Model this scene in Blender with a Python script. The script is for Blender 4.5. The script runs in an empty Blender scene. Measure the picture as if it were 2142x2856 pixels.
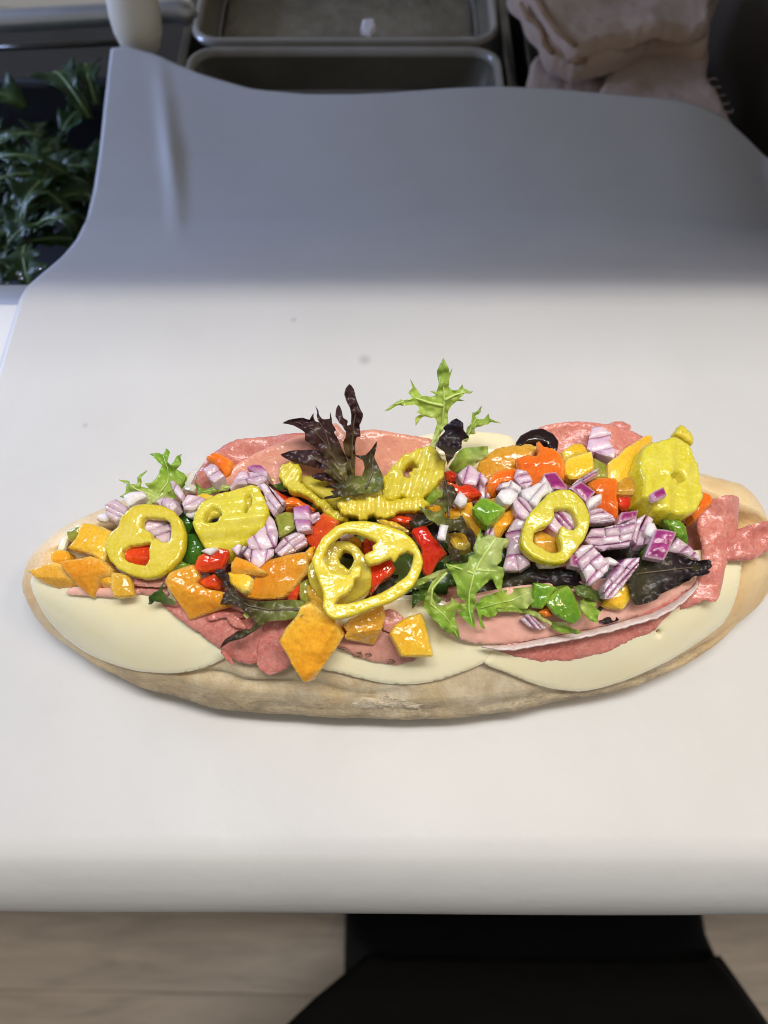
import bpy, bmesh, math, random
import numpy as np
from mathutils import Vector, noise
from mathutils.geometry import delaunay_2d_cdt

# ------------------------------------------------------------------ camera, world, lights, exposure
random.seed(7)
SC = bpy.context.scene
COL = SC.collection
PITCH = math.radians(64.0)
CAM = Vector((0.0, -0.125, 0.286))
F = 1981.0                                   # focal length in photograph pixels (2142 x 2856)
cam = bpy.data.cameras.new('camera')
cam.sensor_fit = 'VERTICAL'
cam.sensor_height = 34.6
cam.lens = 24.0
cam.clip_start = 0.01
cam.clip_end = 50
cam.dof.use_dof = True
cam.dof.focus_distance = 0.262
cam.dof.aperture_fstop = 8.0
camo = bpy.data.objects.new('camera', cam)
COL.objects.link(camo)
camo.location = CAM
camo.rotation_euler = (math.pi / 2 - PITCH, 0, 0)
SC.camera = camo

W = bpy.data.worlds.new('World')
SC.world = W
W.use_nodes = True
W.node_tree.nodes['Background'].inputs[0].default_value = (1.0, 0.975, 0.94, 1)
W.node_tree.nodes['Background'].inputs[1].default_value = 0.25

def area_light(name, loc, target, sx, sy, power, color):
    l = bpy.data.lights.new(name, 'AREA')
    l.shape = 'RECTANGLE'
    l.size, l.size_y = sx, sy
    l.energy = power
    l.color = color
    o = bpy.data.objects.new(name, l)
    COL.objects.link(o)
    o.location = loc
    o.rotation_euler = (Vector(target) - Vector(loc)).to_track_quat('-Z', 'Y').to_euler()
    return o

area_light('tube_light', (0.10, -0.020, 1.35), (0.10, -0.02, 0), 0.90, 0.09, 7.4, (1.0, 0.98, 0.955))
area_light('panel_light', (0.10, 0.030, 1.35), (0.10, 0.03, 0), 0.80, 0.28, 7.6, (1.0, 0.985, 0.965))
area_light('cool_side_light', (-0.80, 0.46, 0.26), (-0.05, 0.19, -0.03), 0.30, 0.22, 4.6, (0.44, 0.57, 1.0))  # unseen cool lamp, added and aimed to brighten the shaded paper slope
area_light('warm_light', (0.75, -0.10, 1.20), (0.10, -0.06, 0.0), 0.25, 0.10, 3.2, (1.0, 0.74, 0.50))
SC.view_settings.view_transform = 'Standard'
SC.view_settings.look = 'None'
SC.view_settings.exposure = 0.0
SC.view_settings.gamma = 1.0
SC.render.engine = 'CYCLES'
SC.cycles.use_denoising = True
SC.cycles.max_bounces = 8
SC.cycles.filter_width = 1.0

# ------------------------------------------------------------------ geometry helpers
FWD = Vector((0, math.cos(PITCH), -math.sin(PITCH)))
UPV = Vector((0, math.sin(PITCH), math.cos(PITCH)))
RGT = Vector((1, 0, 0))
CROPS = {'A': (50, 1230, 4.1475), 'B': (400, 1230, 3.6867), 'C': (750, 1000, 2.5523), 'D': (750, 1380, 3.318),
         'E': (1150, 1200, 3.0164), 'F': (1150, 1480, 2.765), 'G': (1450, 1150, 2.3974), 'H': (300, 1650, 1.659),
         'L': (0, 1200, 2.37), 'R': (1250, 1100, 1.8599), 'M': (600, 1400, 2.07375), 'N': (600, 1000, 2.07375),
         'Z': (0, 0, 0.77451), 'T': (1350, 0, 2.0947), 'K': (400, 1150, 2.765), 'Q': (1300, 1400, 2.765),
         'S': (1650, 1250, 3.1605), 'X': (0, 0, 1.0), 'U': (400, 0, 1.5082), 'V': (0, 0, 2.07375)}

def px(crop, pts):
    x0, y0, s = CROPS[crop]
    return [(x0 + x / s, y0 + y / s) for x, y in pts]

def ray(p):
    return FWD + RGT * ((p[0] - 1071.0) / F) + UPV * (-(p[1] - 1428.0) / F)

def at_z(p, z):
    d = ray(p)
    return CAM + d * ((z - CAM.z) / d.z)

def on_plane(p, P0, n):
    d = ray(p)
    return CAM + d * ((P0 - CAM).dot(n) / d.dot(n))

def interp(x, xs, ys):
    return float(np.interp(x, xs, ys))

# the roll's footprint: widest outline, front and back, as x -> y
_front = [at_z(p, 0.020) for p in [(53, 1625), (62, 1660), (80, 1706), (120, 1755), (177, 1795), (253, 1848), (350, 1896), (487, 1935), (571, 1963),
          (722, 1982), (842, 1990), (963, 1995), (1144, 2001), (1300, 1993), (1450, 1972), (1650, 1934), (1777, 1915), (1903, 1857),
          (1966, 1816), (2030, 1772), (2093, 1715), (2142, 1668), (2195, 1580)]]
FX = [p.x for p in _front]; FY = [p.y for p in _front]
_back = [at_z(p, 0.024) for p in [(53, 1620), (62, 1570), (91, 1522), (163, 1480), (260, 1420), (420, 1340), (600, 1270), (800, 1235), (1071, 1222),
         (1259, 1222), (1500, 1228), (1750, 1255), (1965, 1304), (2046, 1318), (2110, 1358), (2150, 1405), (2190, 1500), (2196, 1570)]]
BX = [p.x for p in _back]; BY = [p.y for p in _back]
XL, XR = FX[0] + 0.0005, min(FX[-1], BX[-1]) - 0.0005

_NL = 900
_lx = np.linspace(FX[0] - .02, FX[-1] + .02, _NL)
_lf = np.interp(_lx, FX, FY); _lb = np.interp(_lx, BX, BY)
_ker = np.ones(15) / 15
_lf = np.convolve(np.pad(_lf, 7, 'edge'), _ker, 'valid').tolist(); _lb = np.convolve(np.pad(_lb, 7, 'edge'), _ker, 'valid').tolist()
def _lut(x, t):
    k = (x - _lx0) * _lk
    i = int(k)
    if i < 0: return t[0]
    if i >= _NL - 1: return t[-1]
    return t[i] + (t[i + 1] - t[i]) * (k - i)
_lx0 = float(_lx[0]); _lk = (_NL - 1) / float(_lx[-1] - _lx[0])
def yfront(x): return _lut(x, _lf)
def yback(x): return _lut(x, _lb)

def surf(x, y):
    """height of the filled sandwich's top side over the table"""
    xx = max(XL, min(XR, x))
    yf, yb = yfront(xx), yback(xx)
    ym, hw = (yf + yb) / 2, max(0.004, (yb - yf) / 2)
    u = (y - ym) / hw
    c = (xx - (XL + XR) / 2) / ((XR - XL) / 2)
    end = max(0.0, 1 - abs(c) ** 5)
    zc = 0.034 + 0.015 * end
    zl = 0.0165
    a = abs(u)
    h = tip_scale(c)
    if a <= 1:
        return 0.014 + (zl + (zc - zl) * (1 - a ** 3.1) - 0.014) * h
    return max(0.0, 0.014 + (zl - 0.014) * h - (a - 1) * hw * 2.2)

def tip_scale(c):
    k = max(0.0, (abs(c) - 0.86) / 0.14)
    return math.sqrt(max(0.0, 1 - k * k)) * 0.93 + 0.07

def surf_n(x, y):
    e = 0.006
    return Vector((surf(x - e, y) - surf(x + e, y), surf(x, y - e) - surf(x, y + e), 2 * e)).normalized()

def on_surf(p, off=0.0):
    d = ray(p)
    z = 0.085
    prev = None
    kx, ky = d.x / d.z, d.y / d.z
    while z > -0.002:
        g = z - (surf(CAM.x + kx * (z - CAM.z), CAM.y + ky * (z - CAM.z)) + off)
        if g <= 0:
            if prev is None:
                return CAM + d * ((z - CAM.z) / d.z)
            z0, g0 = prev
            zz = z0 + (z - z0) * g0 / (g0 - g)
            return CAM + d * ((zz - CAM.z) / d.z)
        prev = (z, g)
        z -= 0.003
    return CAM + d * ((0.0 - CAM.z) / d.z)

def resample(poly, step, smooth=0):
    pts = [Vector(p) for p in poly]
    n = len(pts)
    if smooth:
        dense = []
        for i in range(n):
            p0, p1, p2, p3 = pts[i - 1], pts[i], pts[(i + 1) % n], pts[(i + 2) % n]
            for k in range(6):
                t = k / 6
                v = 0.5 * ((2 * p1) + (p2 - p0) * t + (2 * p0 - 5 * p1 + 4 * p2 - p3) * t * t + (3 * p1 - p0 - 3 * p2 + p3) * t ** 3)
                dense.append(p1.lerp(p2, t).lerp(v, smooth))
        pts = dense
        n = len(pts)
    out = []
    for i in range(n):
        a, b = pts[i], pts[(i + 1) % n]
        L = (b - a).length
        k = max(1, int(round(L / step)))
        if smooth and L < step * 0.5:
            if out and (a - out[-1]).length < step * 0.5:
                continue
            k = 1
        for j in range(k):
            out.append(a.lerp(b, j / k))
    return out

def inside(p, poly):
    x, y = p[0], p[1]
    c = False
    j = len(poly) - 1
    for i in range(len(poly)):
        xi, yi = poly[i][0], poly[i][1]
        xj, yj = poly[j][0], poly[j][1]
        if (yi > y) != (yj > y) and x < (xj - xi) * (y - yi) / (yj - yi) + xi:
            c = not c
        j = i
    return c

def inside_many(P, loops):
    P = np.asarray(P, float)
    if len(P) == 0: return []
    c = np.zeros(len(P), bool)
    for lp in loops:
        a = np.array([(q[0], q[1]) for q in lp]); b = np.roll(a, 1, 0)
        yi, yj = a[:, 1][None], b[:, 1][None]
        y = P[:, 1][:, None]; x = P[:, 0][:, None]
        cross = (yi > y) != (yj > y)
        with np.errstate(divide='ignore', invalid='ignore'):
            xc = (b[:, 0][None] - a[:, 0][None]) * (y - yi) / (yj - yi) + a[:, 0][None]
        c ^= ((cross & (x < xc)).sum(1) % 2).astype(bool)
    return c

def seg_dist(P, loops):
    """distance from each point of P (n,2) to the nearest outline segment"""
    P = np.asarray(P, float)
    A = np.concatenate([np.array([(q[0], q[1]) for q in lp]) for lp in loops])
    B = np.concatenate([np.roll(np.array([(q[0], q[1]) for q in lp]), -1, 0) for lp in loops])
    d = B - A
    L = np.maximum(1e-9, (d * d).sum(1))
    best = []
    for k in range(0, len(P), 2000):
        W = P[k:k + 2000, None, :] - A[None]
        t = np.clip((W * d[None]).sum(2) / L[None], 0, 1)
        W = W - t[..., None] * d[None]
        best.append(np.sqrt((W * W).sum(2).min(1)))
    return np.concatenate(best)

def triangulate(loops, step):
    allp = [p for lp in loops for p in lp]
    x0, x1 = min(p[0] for p in loops[0]), max(p[0] for p in loops[0])
    y0, y1 = min(p[1] for p in loops[0]), max(p[1] for p in loops[0])
    inner = []
    ry = y0
    row = 0
    while ry < y1:
        rx = x0 + (step / 2 if row % 2 else 0)
        while rx < x1:
            inner.append((rx + random.uniform(-.18, .18) * step, ry + random.uniform(-.18, .18) * step))
            rx += step
        ry += step * 0.87
        row += 1
    ok = [p for p, k in zip(inner, inside_many(inner, loops)) if k]
    if ok:
        d = seg_dist(ok, loops)
        ok = [p for p, q in zip(ok, d) if q > step * 0.4]
    verts = [Vector((p[0] / 100, p[1] / 100)) for p in allp] + [Vector((p[0] / 100, p[1] / 100)) for p in ok]
    edges = []
    k = 0
    for lp in loops:
        n = len(lp)
        edges += [(k + i, k + (i + 1) % n) for i in range(n)]
        k += n
    vs, es, fs, *_ = delaunay_2d_cdt(verts, edges, [], 0, 1e-5)
    P = [(v.x * 100, v.y * 100) for v in vs]
    T = []
    cs = [(sum(P[i][0] for i in f) / 3, sum(P[i][1] for i in f) / 3) for f in fs]
    T = [tuple(f) for f, k in zip(fs, inside_many(cs, loops)) if k]
    return P, T

def tag(o, label=None, cat=None, group=None, kind=None):
    if label: o['label'] = label
    if cat: o['category'] = cat
    if group: o['group'] = group
    if kind: o['kind'] = kind
    return o

def link(name, me, mat=None, parent=None, loc=None):
    o = bpy.data.objects.new(name, me)
    COL.objects.link(o)
    if mat is not None and me is not None:
        me.materials.append(mat)
    if loc is not None:
        o.location = loc
    if parent is not None:
        o.parent = parent
        if loc is not None:
            o.location = Vector(loc) - parent.location
    return o

def empty(name, loc):
    o = bpy.data.objects.new(name, None)
    o.empty_display_size = 0.01
    COL.objects.link(o)
    o.location = loc
    return o

def mesh_from(name, verts, faces, smooth=True, sharp=None, attrs=None):
    me = bpy.data.meshes.new(name)
    me.from_pydata([tuple(v) for v in verts], [], faces)
    bm = bmesh.new()
    bm.from_mesh(me)
    bmesh.ops.recalc_face_normals(bm, faces=bm.faces)
    bm.to_mesh(me)
    bm.free()
    if attrs:
        for k, vals in attrs.items():
            a = me.attributes.new(k, 'FLOAT', 'POINT')
            a.data.foreach_set('value', [float(v) for v in vals])
    for p in me.polygons:
        p.use_smooth = smooth
    if smooth and sharp:
        me.set_sharp_from_angle(angle=math.radians(sharp))
    me.update()
    return me

def fbm(v, s, o=3):
    return noise.fractal(Vector(v) * s, 0.6, 2.0, o, noise_basis='PERLIN_ORIGINAL')

class Lay:
    """maps a photograph pixel to a point of a gently bent plane (or of the sandwich's top side) in the scene"""
    def __init__(self, poly, lift, tilt=(0, 0), anchor=None, drape=False, n=None, bend=(0, 0), wave=0.0, wscale=60, z=None, seed=None):
        cx = sum(p[0] for p in poly) / len(poly)
        cy = sum(p[1] for p in poly) / len(poly)
        a = anchor or (cx, cy)
        self.P0 = at_z(a, z) if z is not None else on_surf(a, lift)
        if n is None:
            sn = surf_n(self.P0.x, self.P0.y) if z is None else Vector((0, 0, 1))
            n = (sn * 0.55 + Vector((0, 0, 0.6)) + Vector((tilt[0], tilt[1], 0)))
        self.n = Vector(n).normalized()
        self.drape, self.lift, self.bend, self.wave, self.ws = drape, lift, bend, wave, wscale
        ex = Vector((1, 0, 0)); self.ex = (ex - self.n * ex.dot(self.n)).normalized()
        self.ey = self.n.cross(self.ex)
        self.seed = Vector((random.uniform(0, 90), random.uniform(0, 90), 0)) if seed is None else seed
        self.folds = []
    def __call__(self, p):
        if self.drape:
            q = on_surf(p, self.lift)
            n = surf_n(q.x, q.y)
        else:
            q = on_plane(p, self.P0, self.n)
            n = self.n
        d = q - self.P0
        a, b = d.dot(self.ex), d.dot(self.ey)
        off = self.bend[0] * a * a + self.bend[1] * b * b
        for (a0, a1), sl in self.folds:          # a facet falling away past a line
            ex, ey = a1[0] - a0[0], a1[1] - a0[1]
            L = math.hypot(ex, ey)
            k = ((p[0] - a0[0]) * -ey + (p[1] - a0[1]) * ex) / L
            if k > 0:
                off -= sl * k * (q - CAM).length / F
        if self.wave:
            off += self.wave * fbm(Vector((a, b, 0)) + self.seed, self.ws, 2)
        return q + n * off, n

def slab(name, loops, lay, thick, mat, parent=None, step=6.0, smooth=0.6, rnd=0.0012, rough=0.0, rscale=350, sharp=48, attr=None,
         ripple=None, taper=0.0, edge_noise=0.0, under=None, dome=0.0, attr_outer=None, ruffle=0.0):
    """a solid piece: outline (with holes) traced on its top side, real thickness below it, rounded upper rim"""
    L = []
    for lp in loops:
        q = resample(lp, step, smooth)
        if edge_noise:
            q = [p + Vector((noise.noise(Vector((p[0] * .09, p[1] * .09, 3.1))), noise.noise(Vector((p[0] * .09, p[1] * .09, 9.7))))) * edge_noise for p in q]
        L.append(q)
    P, T = triangulate(L, step)
    D = seg_dist(P, L)
    top, bot, ta, tb = [], [], [], []
    maxd = max(1e-6, float(D.max()))
    P0 = lay.P0
    DO = seg_dist(P, L[:1]) if attr_outer else D
    ctr = lay((sum(x[0] for x in L[0]) / len(L[0]), sum(x[1] for x in L[0]) / len(L[0])))[0] if taper else None
    for p, dpx, dout in zip(P, D, DO):
        q, n = lay(p)
        d = float(dpx) * (q - CAM).length / F
        drop = 0.0
        r = min(rnd, thick * 0.49)
        if d < r:
            drop = r - math.sqrt(max(0.0, r * r - (r - d) ** 2))
        off = -drop + dome * (1 - (1 - min(1.0, dpx / maxd)) ** 2)
        if rough:
            off += rough * fbm(q, rscale, 3)
        if ruffle:
            rf = ruffle * max(0.0, 1 - d / .0035) * fbm(q, 240, 2)
            off += rf
        if ripple:
            ang, per, amp = ripple
            s = p[0] * math.cos(ang) + p[1] * math.sin(ang)
            off += amp * math.sin(s / per * 2 * math.pi)
        t = q + n * off - P0
        top.append(t)
        b = q - n * (thick - (rf if ruffle else 0.0)) - P0
        if rough:
            b = b + n * (rough * fbm(q + Vector((3, 1, 2)), rscale, 2))
        if taper:
            b = b + (ctr - P0 - n * thick - b) * taper
        bot.append(b)
        if attr_outer:
            w = attr_outer(float(dout) * (q - CAM).length / F); ta.append(w); tb.append(w)
        elif attr:
            ta.append(attr(p, d)); tb.append(attr(p, d))
    nv = len(P)
    verts = top + bot
    faces = [t for t in T] + [(t[2] + nv, t[1] + nv, t[0] + nv) for t in T]
    cnt = {}
    for t in T:
        for i in range(3):
            e = (t[i], t[(i + 1) % 3])
            k = (min(e), max(e))
            cnt.setdefault(k, []).append(e)
    for k, v in cnt.items():
        if len(v) == 1:
            a, b = v[0]
            faces.append((b, a, a + nv, b + nv))
    me = mesh_from(name, verts, faces, True, sharp, {'tint': ta + tb} if ta else None)
    return link(name, me, mat, parent, P0)

def tube(name, pts, radii, mat, parent=None, seg=7, loc=None):
    P0 = Vector(loc) if loc is not None else Vector(pts[0])
    vs, fs = [], []
    for i, p in enumerate(pts):
        t = (Vector(pts[min(i + 1, len(pts) - 1)]) - Vector(pts[max(i - 1, 0)])).normalized()
        a = t.cross(Vector((0.13, 0.31, 0.94))).normalized()
        b = t.cross(a)
        r = radii[i] if isinstance(radii, (list, tuple)) else radii
        for k in range(seg):
            w = 2 * math.pi * k / seg
            vs.append(Vector(p) + (a * math.cos(w) + b * math.sin(w)) * r - P0)
        if i:
            for k in range(seg):
                fs.append(((i - 1) * seg + k, (i - 1) * seg + (k + 1) % seg, i * seg + (k + 1) % seg, i * seg + k))
    fs.append(tuple(range(seg))[::-1])
    fs.append(tuple((len(pts) - 1) * seg + k for k in range(seg)))
    return link(name, mesh_from(name, vs, fs), mat, parent, P0)

def box(name, x0, x1, y0, y1, z0, z1, mat, parent=None, bev=0.002, seg=3):
    bm = bmesh.new()
    bmesh.ops.create_cube(bm, size=1)
    c = Vector(((x0 + x1) / 2, (y0 + y1) / 2, z0))
    for v in bm.verts:
        v.co = Vector((v.co.x * (x1 - x0), v.co.y * (y1 - y0), (v.co.z + .5) * (z1 - z0)))
    if bev:
        bmesh.ops.bevel(bm, geom=bm.edges[:], offset=bev, segments=seg, affect='EDGES', profile=0.5)
    me = bpy.data.meshes.new(name)
    bm.to_mesh(me); bm.free()
    for p in me.polygons: p.use_smooth = True
    me.set_sharp_from_angle(angle=math.radians(40))
    return link(name, me, mat, parent, c)
# ------------------------------------------------------------------ materials
class NT:
    def __init__(self, name):
        self.m = bpy.data.materials.new(name)
        self.m.use_nodes = True
        self.t = self.m.node_tree
        self.b = self.t.nodes['Principled BSDF']
        self.tc = self.t.nodes.new('ShaderNodeTexCoord')
        self.out = self.t.nodes['Material Output']
    def node(self, kind, **kw):
        n = self.t.nodes.new(kind)
        for k, v in kw.items():
            setattr(n, k, v)
        return n
    def lk(self, a, b): self.t.links.new(a, b)
    def noise(self, scale, detail=4, rough=0.6, vec=None, dist=0.0):
        n = self.node('ShaderNodeTexNoise')
        n.inputs['Scale'].default_value = scale
        n.inputs['Detail'].default_value = detail
        n.inputs['Roughness'].default_value = rough
        n.inputs['Distortion'].default_value = dist
        self.lk(vec or self.tc.outputs['Object'], n.inputs['Vector'])
        return n.outputs['Fac']
    def voro(self, scale, feature='F1', vec=None):
        n = self.node('ShaderNodeTexVoronoi', feature=feature)
        n.inputs['Scale'].default_value = scale
        self.lk(vec or self.tc.outputs['Object'], n.inputs['Vector'])
        return n.outputs['Distance']
    def ramp(self, fac, stops):
        n = self.node('ShaderNodeValToRGB')
        e = n.color_ramp.elements
        e[0].position, e[0].color = stops[0][0], (*stops[0][1], 1)
        e[1].position, e[1].color = stops[-1][0], (*stops[-1][1], 1)
        for p, c in stops[1:-1]:
            x = e.new(p); x.color = (*c, 1)
        self.lk(fac, n.inputs[0])
        return n.outputs[0]
    def mix(self, fac, a, b, mode='MIX'):
        n = self.node('ShaderNodeMix', data_type='RGBA', blend_type=mode)
        for s, v in ((n.inputs[0], fac), (n.inputs[6], a), (n.inputs[7], b)):
            if isinstance(v, (int, float)): s.default_value = v
            elif isinstance(v, tuple): s.default_value = (*v, 1)
            else: self.lk(v, s)
        return n.outputs[2]
    def math(self, op, a, b=None, clamp=False):
        n = self.node('ShaderNodeMath', operation=op, use_clamp=clamp)
        for s, v in ((n.inputs[0], a), (n.inputs[1], b)):
            if v is None: continue
            if isinstance(v, (int, float)): s.default_value = v
            else: self.lk(v, s)
        return n.outputs[0]
    def attr(self, name):
        n = self.node('ShaderNodeAttribute', attribute_name=name)
        return n.outputs['Fac']
    def rand(self):
        return self.node('ShaderNodeObjectInfo').outputs['Random']
    def mapping(self, scale):
        n = self.node('ShaderNodeMapping')
        n.inputs['Scale'].default_value = scale
        self.lk(self.tc.outputs['Object'], n.inputs['Vector'])
        return n.outputs[0]
    def base(self, c):
        if isinstance(c, tuple): self.b.inputs['Base Color'].default_value = (*c, 1)
        else: self.lk(c, self.b.inputs['Base Color'])
    def set(self, **kw):
        for k, v in kw.items():
            s = self.b.inputs[k.replace('_', ' ')]
            if hasattr(v, 'links') or hasattr(v, 'is_output'): self.lk(v, s)
            else: s.default_value = v
    def bump(self, h, strength, dist=0.001):
        n = self.node('ShaderNodeBump')
        n.inputs['Strength'].default_value = strength
        n.inputs['Distance'].default_value = dist
        self.lk(h, n.inputs['Height'])
        prev = self.b.inputs['Normal'].links
        if prev:
            self.lk(prev[0].from_socket, n.inputs['Normal'])
        self.lk(n.outputs[0], self.b.inputs['Normal'])
        self.lk(n.outputs[0], self.b.inputs['Coat Normal'])
    def sss(self, w, r, scale=1.0):
        self.b.inputs['Subsurface Weight'].default_value = w
        self.b.inputs['Subsurface Radius'].default_value = r
        self.b.inputs['Subsurface Scale'].default_value = scale
    def hue_var(self, c, amt, val=0.25):
        h = self.node('ShaderNodeHueSaturation')
        r = self.rand()
        self.lk(self.math('ADD', self.math('MULTIPLY', r, amt), 0.5 - amt / 2), h.inputs['Hue'])
        r2 = self.math('FRACT', self.math('MULTIPLY', r, 7.31))
        self.lk(self.math('ADD', self.math('MULTIPLY', r2, val), 1 - val / 2), h.inputs['Value'])
        self.lk(c, h.inputs['Color'])
        return h.outputs[0]

def pepper(name, c1, c2, c3, hue=0.01, rough=0.2, tr=0.06):
    """wet diced pepper: smooth juicy flesh with paler patches"""
    m = NT(name)
    k = m.math('ADD', m.math('MULTIPLY', m.attr('tint'), .5), m.math('MULTIPLY', m.noise(170, 5, .7, dist=.5), .62))
    c = m.ramp(k, [(0.30, c1), (0.55, c2), (0.85, c3)])
    grain = m.noise(1100, 3, .6)
    c = m.mix(m.math('MULTIPLY', m.math('SUBTRACT', grain, .5, True), 1.4, True), c, c3)
    c = m.mix(m.math('MULTIPLY', m.math('SUBTRACT', .47, grain, True), 2.0, True), c, tuple(v * .6 for v in c1))
    m.base(m.hue_var(c, hue, 0.3))
    patch = m.math('MULTIPLY', m.math('SUBTRACT', m.noise(130, 2), .44, True), 6.0, True)
    m.set(Roughness=m.math('ADD', m.math('MULTIPLY', m.noise(300, 2), .16), rough - .14), IOR=1.42, Coat_Weight=0.3, Coat_Roughness=0.06)
    m.set(Transmission_Weight=tr)
    m.sss(0.3, (0.003, 0.002, 0.0008))
    m.bump(m.noise(190, 2), 0.14, 0.0015)
    m.bump(m.math('MULTIPLY', m.noise(620, 1, .5), m.math('ADD', m.math('MULTIPLY', patch, .8), .12)), 0.6, 0.0006)
    return m.m

def leafmat(name, ca, cb, cc, gloss=0.35, trans=0.35, coat=.25):
    """thin lettuce leaf; tint runs from the stem end (0) to the tips (1)"""
    m = NT(name)
    t = m.math('ADD', m.attr('tint'), m.math('MULTIPLY', m.math('SUBTRACT', m.noise(120, 4), .5), .7), True)
    c = m.ramp(t, [(0.12, ca), (0.5, cb), (0.88, cc)])
    vein = m.voro(260, 'DISTANCE_TO_EDGE')
    vm = m.math('SUBTRACT', 1.0, m.math('MULTIPLY', vein, 14), True)
    c = m.mix(m.math('MULTIPLY', vm, .12), c, ca)
    c = m.hue_var(c, 0.015, 0.3)
    m.base(c)
    m.set(Roughness=gloss, IOR=1.42, Coat_Weight=coat, Coat_Roughness=0.08)
    m.bump(vm, -0.35, 0.0008)
    m.bump(m.noise(300, 2), 0.25, 0.0012)
    tb = m.node('ShaderNodeBsdfTranslucent')
    m.lk(m.mix(0.5, c, (0.55, 0.65, 0.15), 'MULTIPLY') if False else c, tb.inputs['Color'])
    mx = m.node('ShaderNodeMixShader')
    mx.inputs[0].default_value = trans
    m.lk(m.b.outputs[0], mx.inputs[1]); m.lk(tb.outputs[0], mx.inputs[2])
    m.lk(mx.outputs[0], m.out.inputs['Surface'])
    return m.m

def build_mats():
    M = {}
    # paper
    m = NT('wrapping_paper')
    geo = m.node('ShaderNodeNewGeometry')
    c = m.ramp(m.noise(9, 5, .65), [(0.3, (.70, .70, .69)), (0.7, (.75, .75, .74))])
    # two small grease spots soaked into the sheet
    for (sx, sy, r) in ((at_z((820, 896), 0).x, at_z((820, 896), 0).y, .0022), (at_z((1017, 1007), 0).x, at_z((1017, 1007), 0).y, .0042),
                        (at_z((240, 1190), 0).x, at_z((240, 1190), 0).y, .002)):
        d = m.node('ShaderNodeVectorMath', operation='DISTANCE')
        m.lk(geo.outputs['Position'], d.inputs[0]); d.inputs[1].default_value = (sx, sy, 0.0005)
        f = m.math('MULTIPLY', m.math('SUBTRACT', 1.0, m.math('DIVIDE', d.outputs['Value'], r), True), .5)
        c = m.mix(f, c, (.28, .30, .34))
    st = m.math('MULTIPLY', m.math('SUBTRACT', m.noise(16, 5, .7, dist=.6), .57, True), 1.6, True)
    c = m.mix(m.math('MULTIPLY', st, .16), c, (.50, .51, .51))
    m.base(c)
    m.set(Roughness=.42, IOR=1.4)
    m.sss(0.0, (0.001, 0.001, 0.001))
    m.bump(m.noise(24, 4, .55), 0.10, 0.006)
    m.bump(m.noise(60, 4, .6), 0.10, 0.002)
    m.bump(m.noise(900, 2), 0.06, 0.0004)
    tb = m.node('ShaderNodeBsdfTranslucent'); m.lk(c, tb.inputs['Color'])
    mx = m.node('ShaderNodeMixShader'); mx.inputs[0].default_value = .16
    m.lk(m.b.outputs[0], mx.inputs[1]); m.lk(tb.outputs[0], mx.inputs[2]); m.lk(mx.outputs[0], m.out.inputs['Surface'])
    M['paper'] = m.m
    # bread crust: tint 0 = pale floury side, 1 = golden baked end
    m = NT('bread_crust')
    bv = m.mapping((1.0, .75, .42))
    n1 = m.noise(75, 8, .72, vec=bv, dist=.5)
    pale = m.ramp(n1, [(0.30, (.46, .335, .18)), (0.44, (.58, .455, .275)), (0.54, (.66, .545, .36)), (0.68, (.77, .68, .51))])
    gold = m.ramp(m.noise(30, 4, .6), [(0.30, (.76, .48, .20)), (0.5, (.87, .64, .33)), (0.72, (.92, .77, .50))])
    c = m.mix(m.attr('tint'), pale, gold)
    fl = m.math('MULTIPLY', m.math('SUBTRACT', m.noise(700, 2), .62, True), 3.0, True)
    c = m.mix(m.math('MULTIPLY', fl, .35), c, (.30, .22, .12))
    dust = m.math('MULTIPLY', m.math('SUBTRACT', m.noise(34, 6, .7, vec=bv, dist=.5), .5, True), 3.2, True)
    c = m.mix(m.math('MULTIPLY', dust, .45), c, (.82, .76, .64))
    dk = m.math('MULTIPLY', m.math('SUBTRACT', m.noise(70, 6, .75, vec=bv, dist=.6), .56, True), 5.0, True)
    c = m.mix(m.math('MULTIPLY', dk, m.math('SUBTRACT', .30, m.math('MULTIPLY', m.attr('tint'), .28))), c, (.33, .26, .17))
    low = m.attr('low')
    fib = m.noise(120, 7, .75, vec=m.mapping((.6, 1.1, .7)), dist=.5)
    c = m.mix(m.math('MULTIPLY', low, m.math('MULTIPLY', m.math('SUBTRACT', fib, .40, True), 4.0, True)), c, (.34, .265, .175))
    spk = m.math('MULTIPLY', m.math('SUBTRACT', m.noise(420, 4, .7, vec=bv), .60, True), 6.0, True)
    c = m.mix(m.math('MULTIPLY', spk, .4), c, (.36, .25, .13))
    m.base(c)
    m.set(Roughness=.42, Specular_IOR_Level=.45)
    m.sss(.2, (.004, .002, .001))
    m.bump(m.noise(90, 4, .6, dist=.4), .14, .003)
    m.bump(m.noise(700, 4, .7), .35, .0008)
    m.bump(n1, .4, .0018)
    wr = m.node('ShaderNodeTexVoronoi', feature='DISTANCE_TO_EDGE'); wr.inputs['Scale'].default_value = 75
    nd = m.node('ShaderNodeTexNoise'); nd.inputs['Scale'].default_value = 60; nd.inputs['Detail'].default_value = 4
    m.lk(m.tc.outputs['Object'], nd.inputs['Vector'])
    vm_ = m.node('ShaderNodeVectorMath', operation='MULTIPLY_ADD'); m.lk(nd.outputs['Color'], vm_.inputs[0]); vm_.inputs[1].default_value = (.03, .012, .012); m.lk(m.tc.outputs['Object'], vm_.inputs[2])
    m.lk(vm_.outputs[0], wr.inputs['Vector'])
    crk = m.math('MULTIPLY', m.math('SUBTRACT', 1.0, m.math('MULTIPLY', wr.outputs['Distance'], 9.0), True), m.math('MULTIPLY', m.math('SUBTRACT', m.noise(22, 3), .45, True), 5.0, True))
    m.bump(crk, -.45, .0011)
    m.bump(m.math('MULTIPLY', low, fib), .7, .0025)
    st = m.noise(110, 6, .75, vec=bv, dist=.6)
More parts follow.
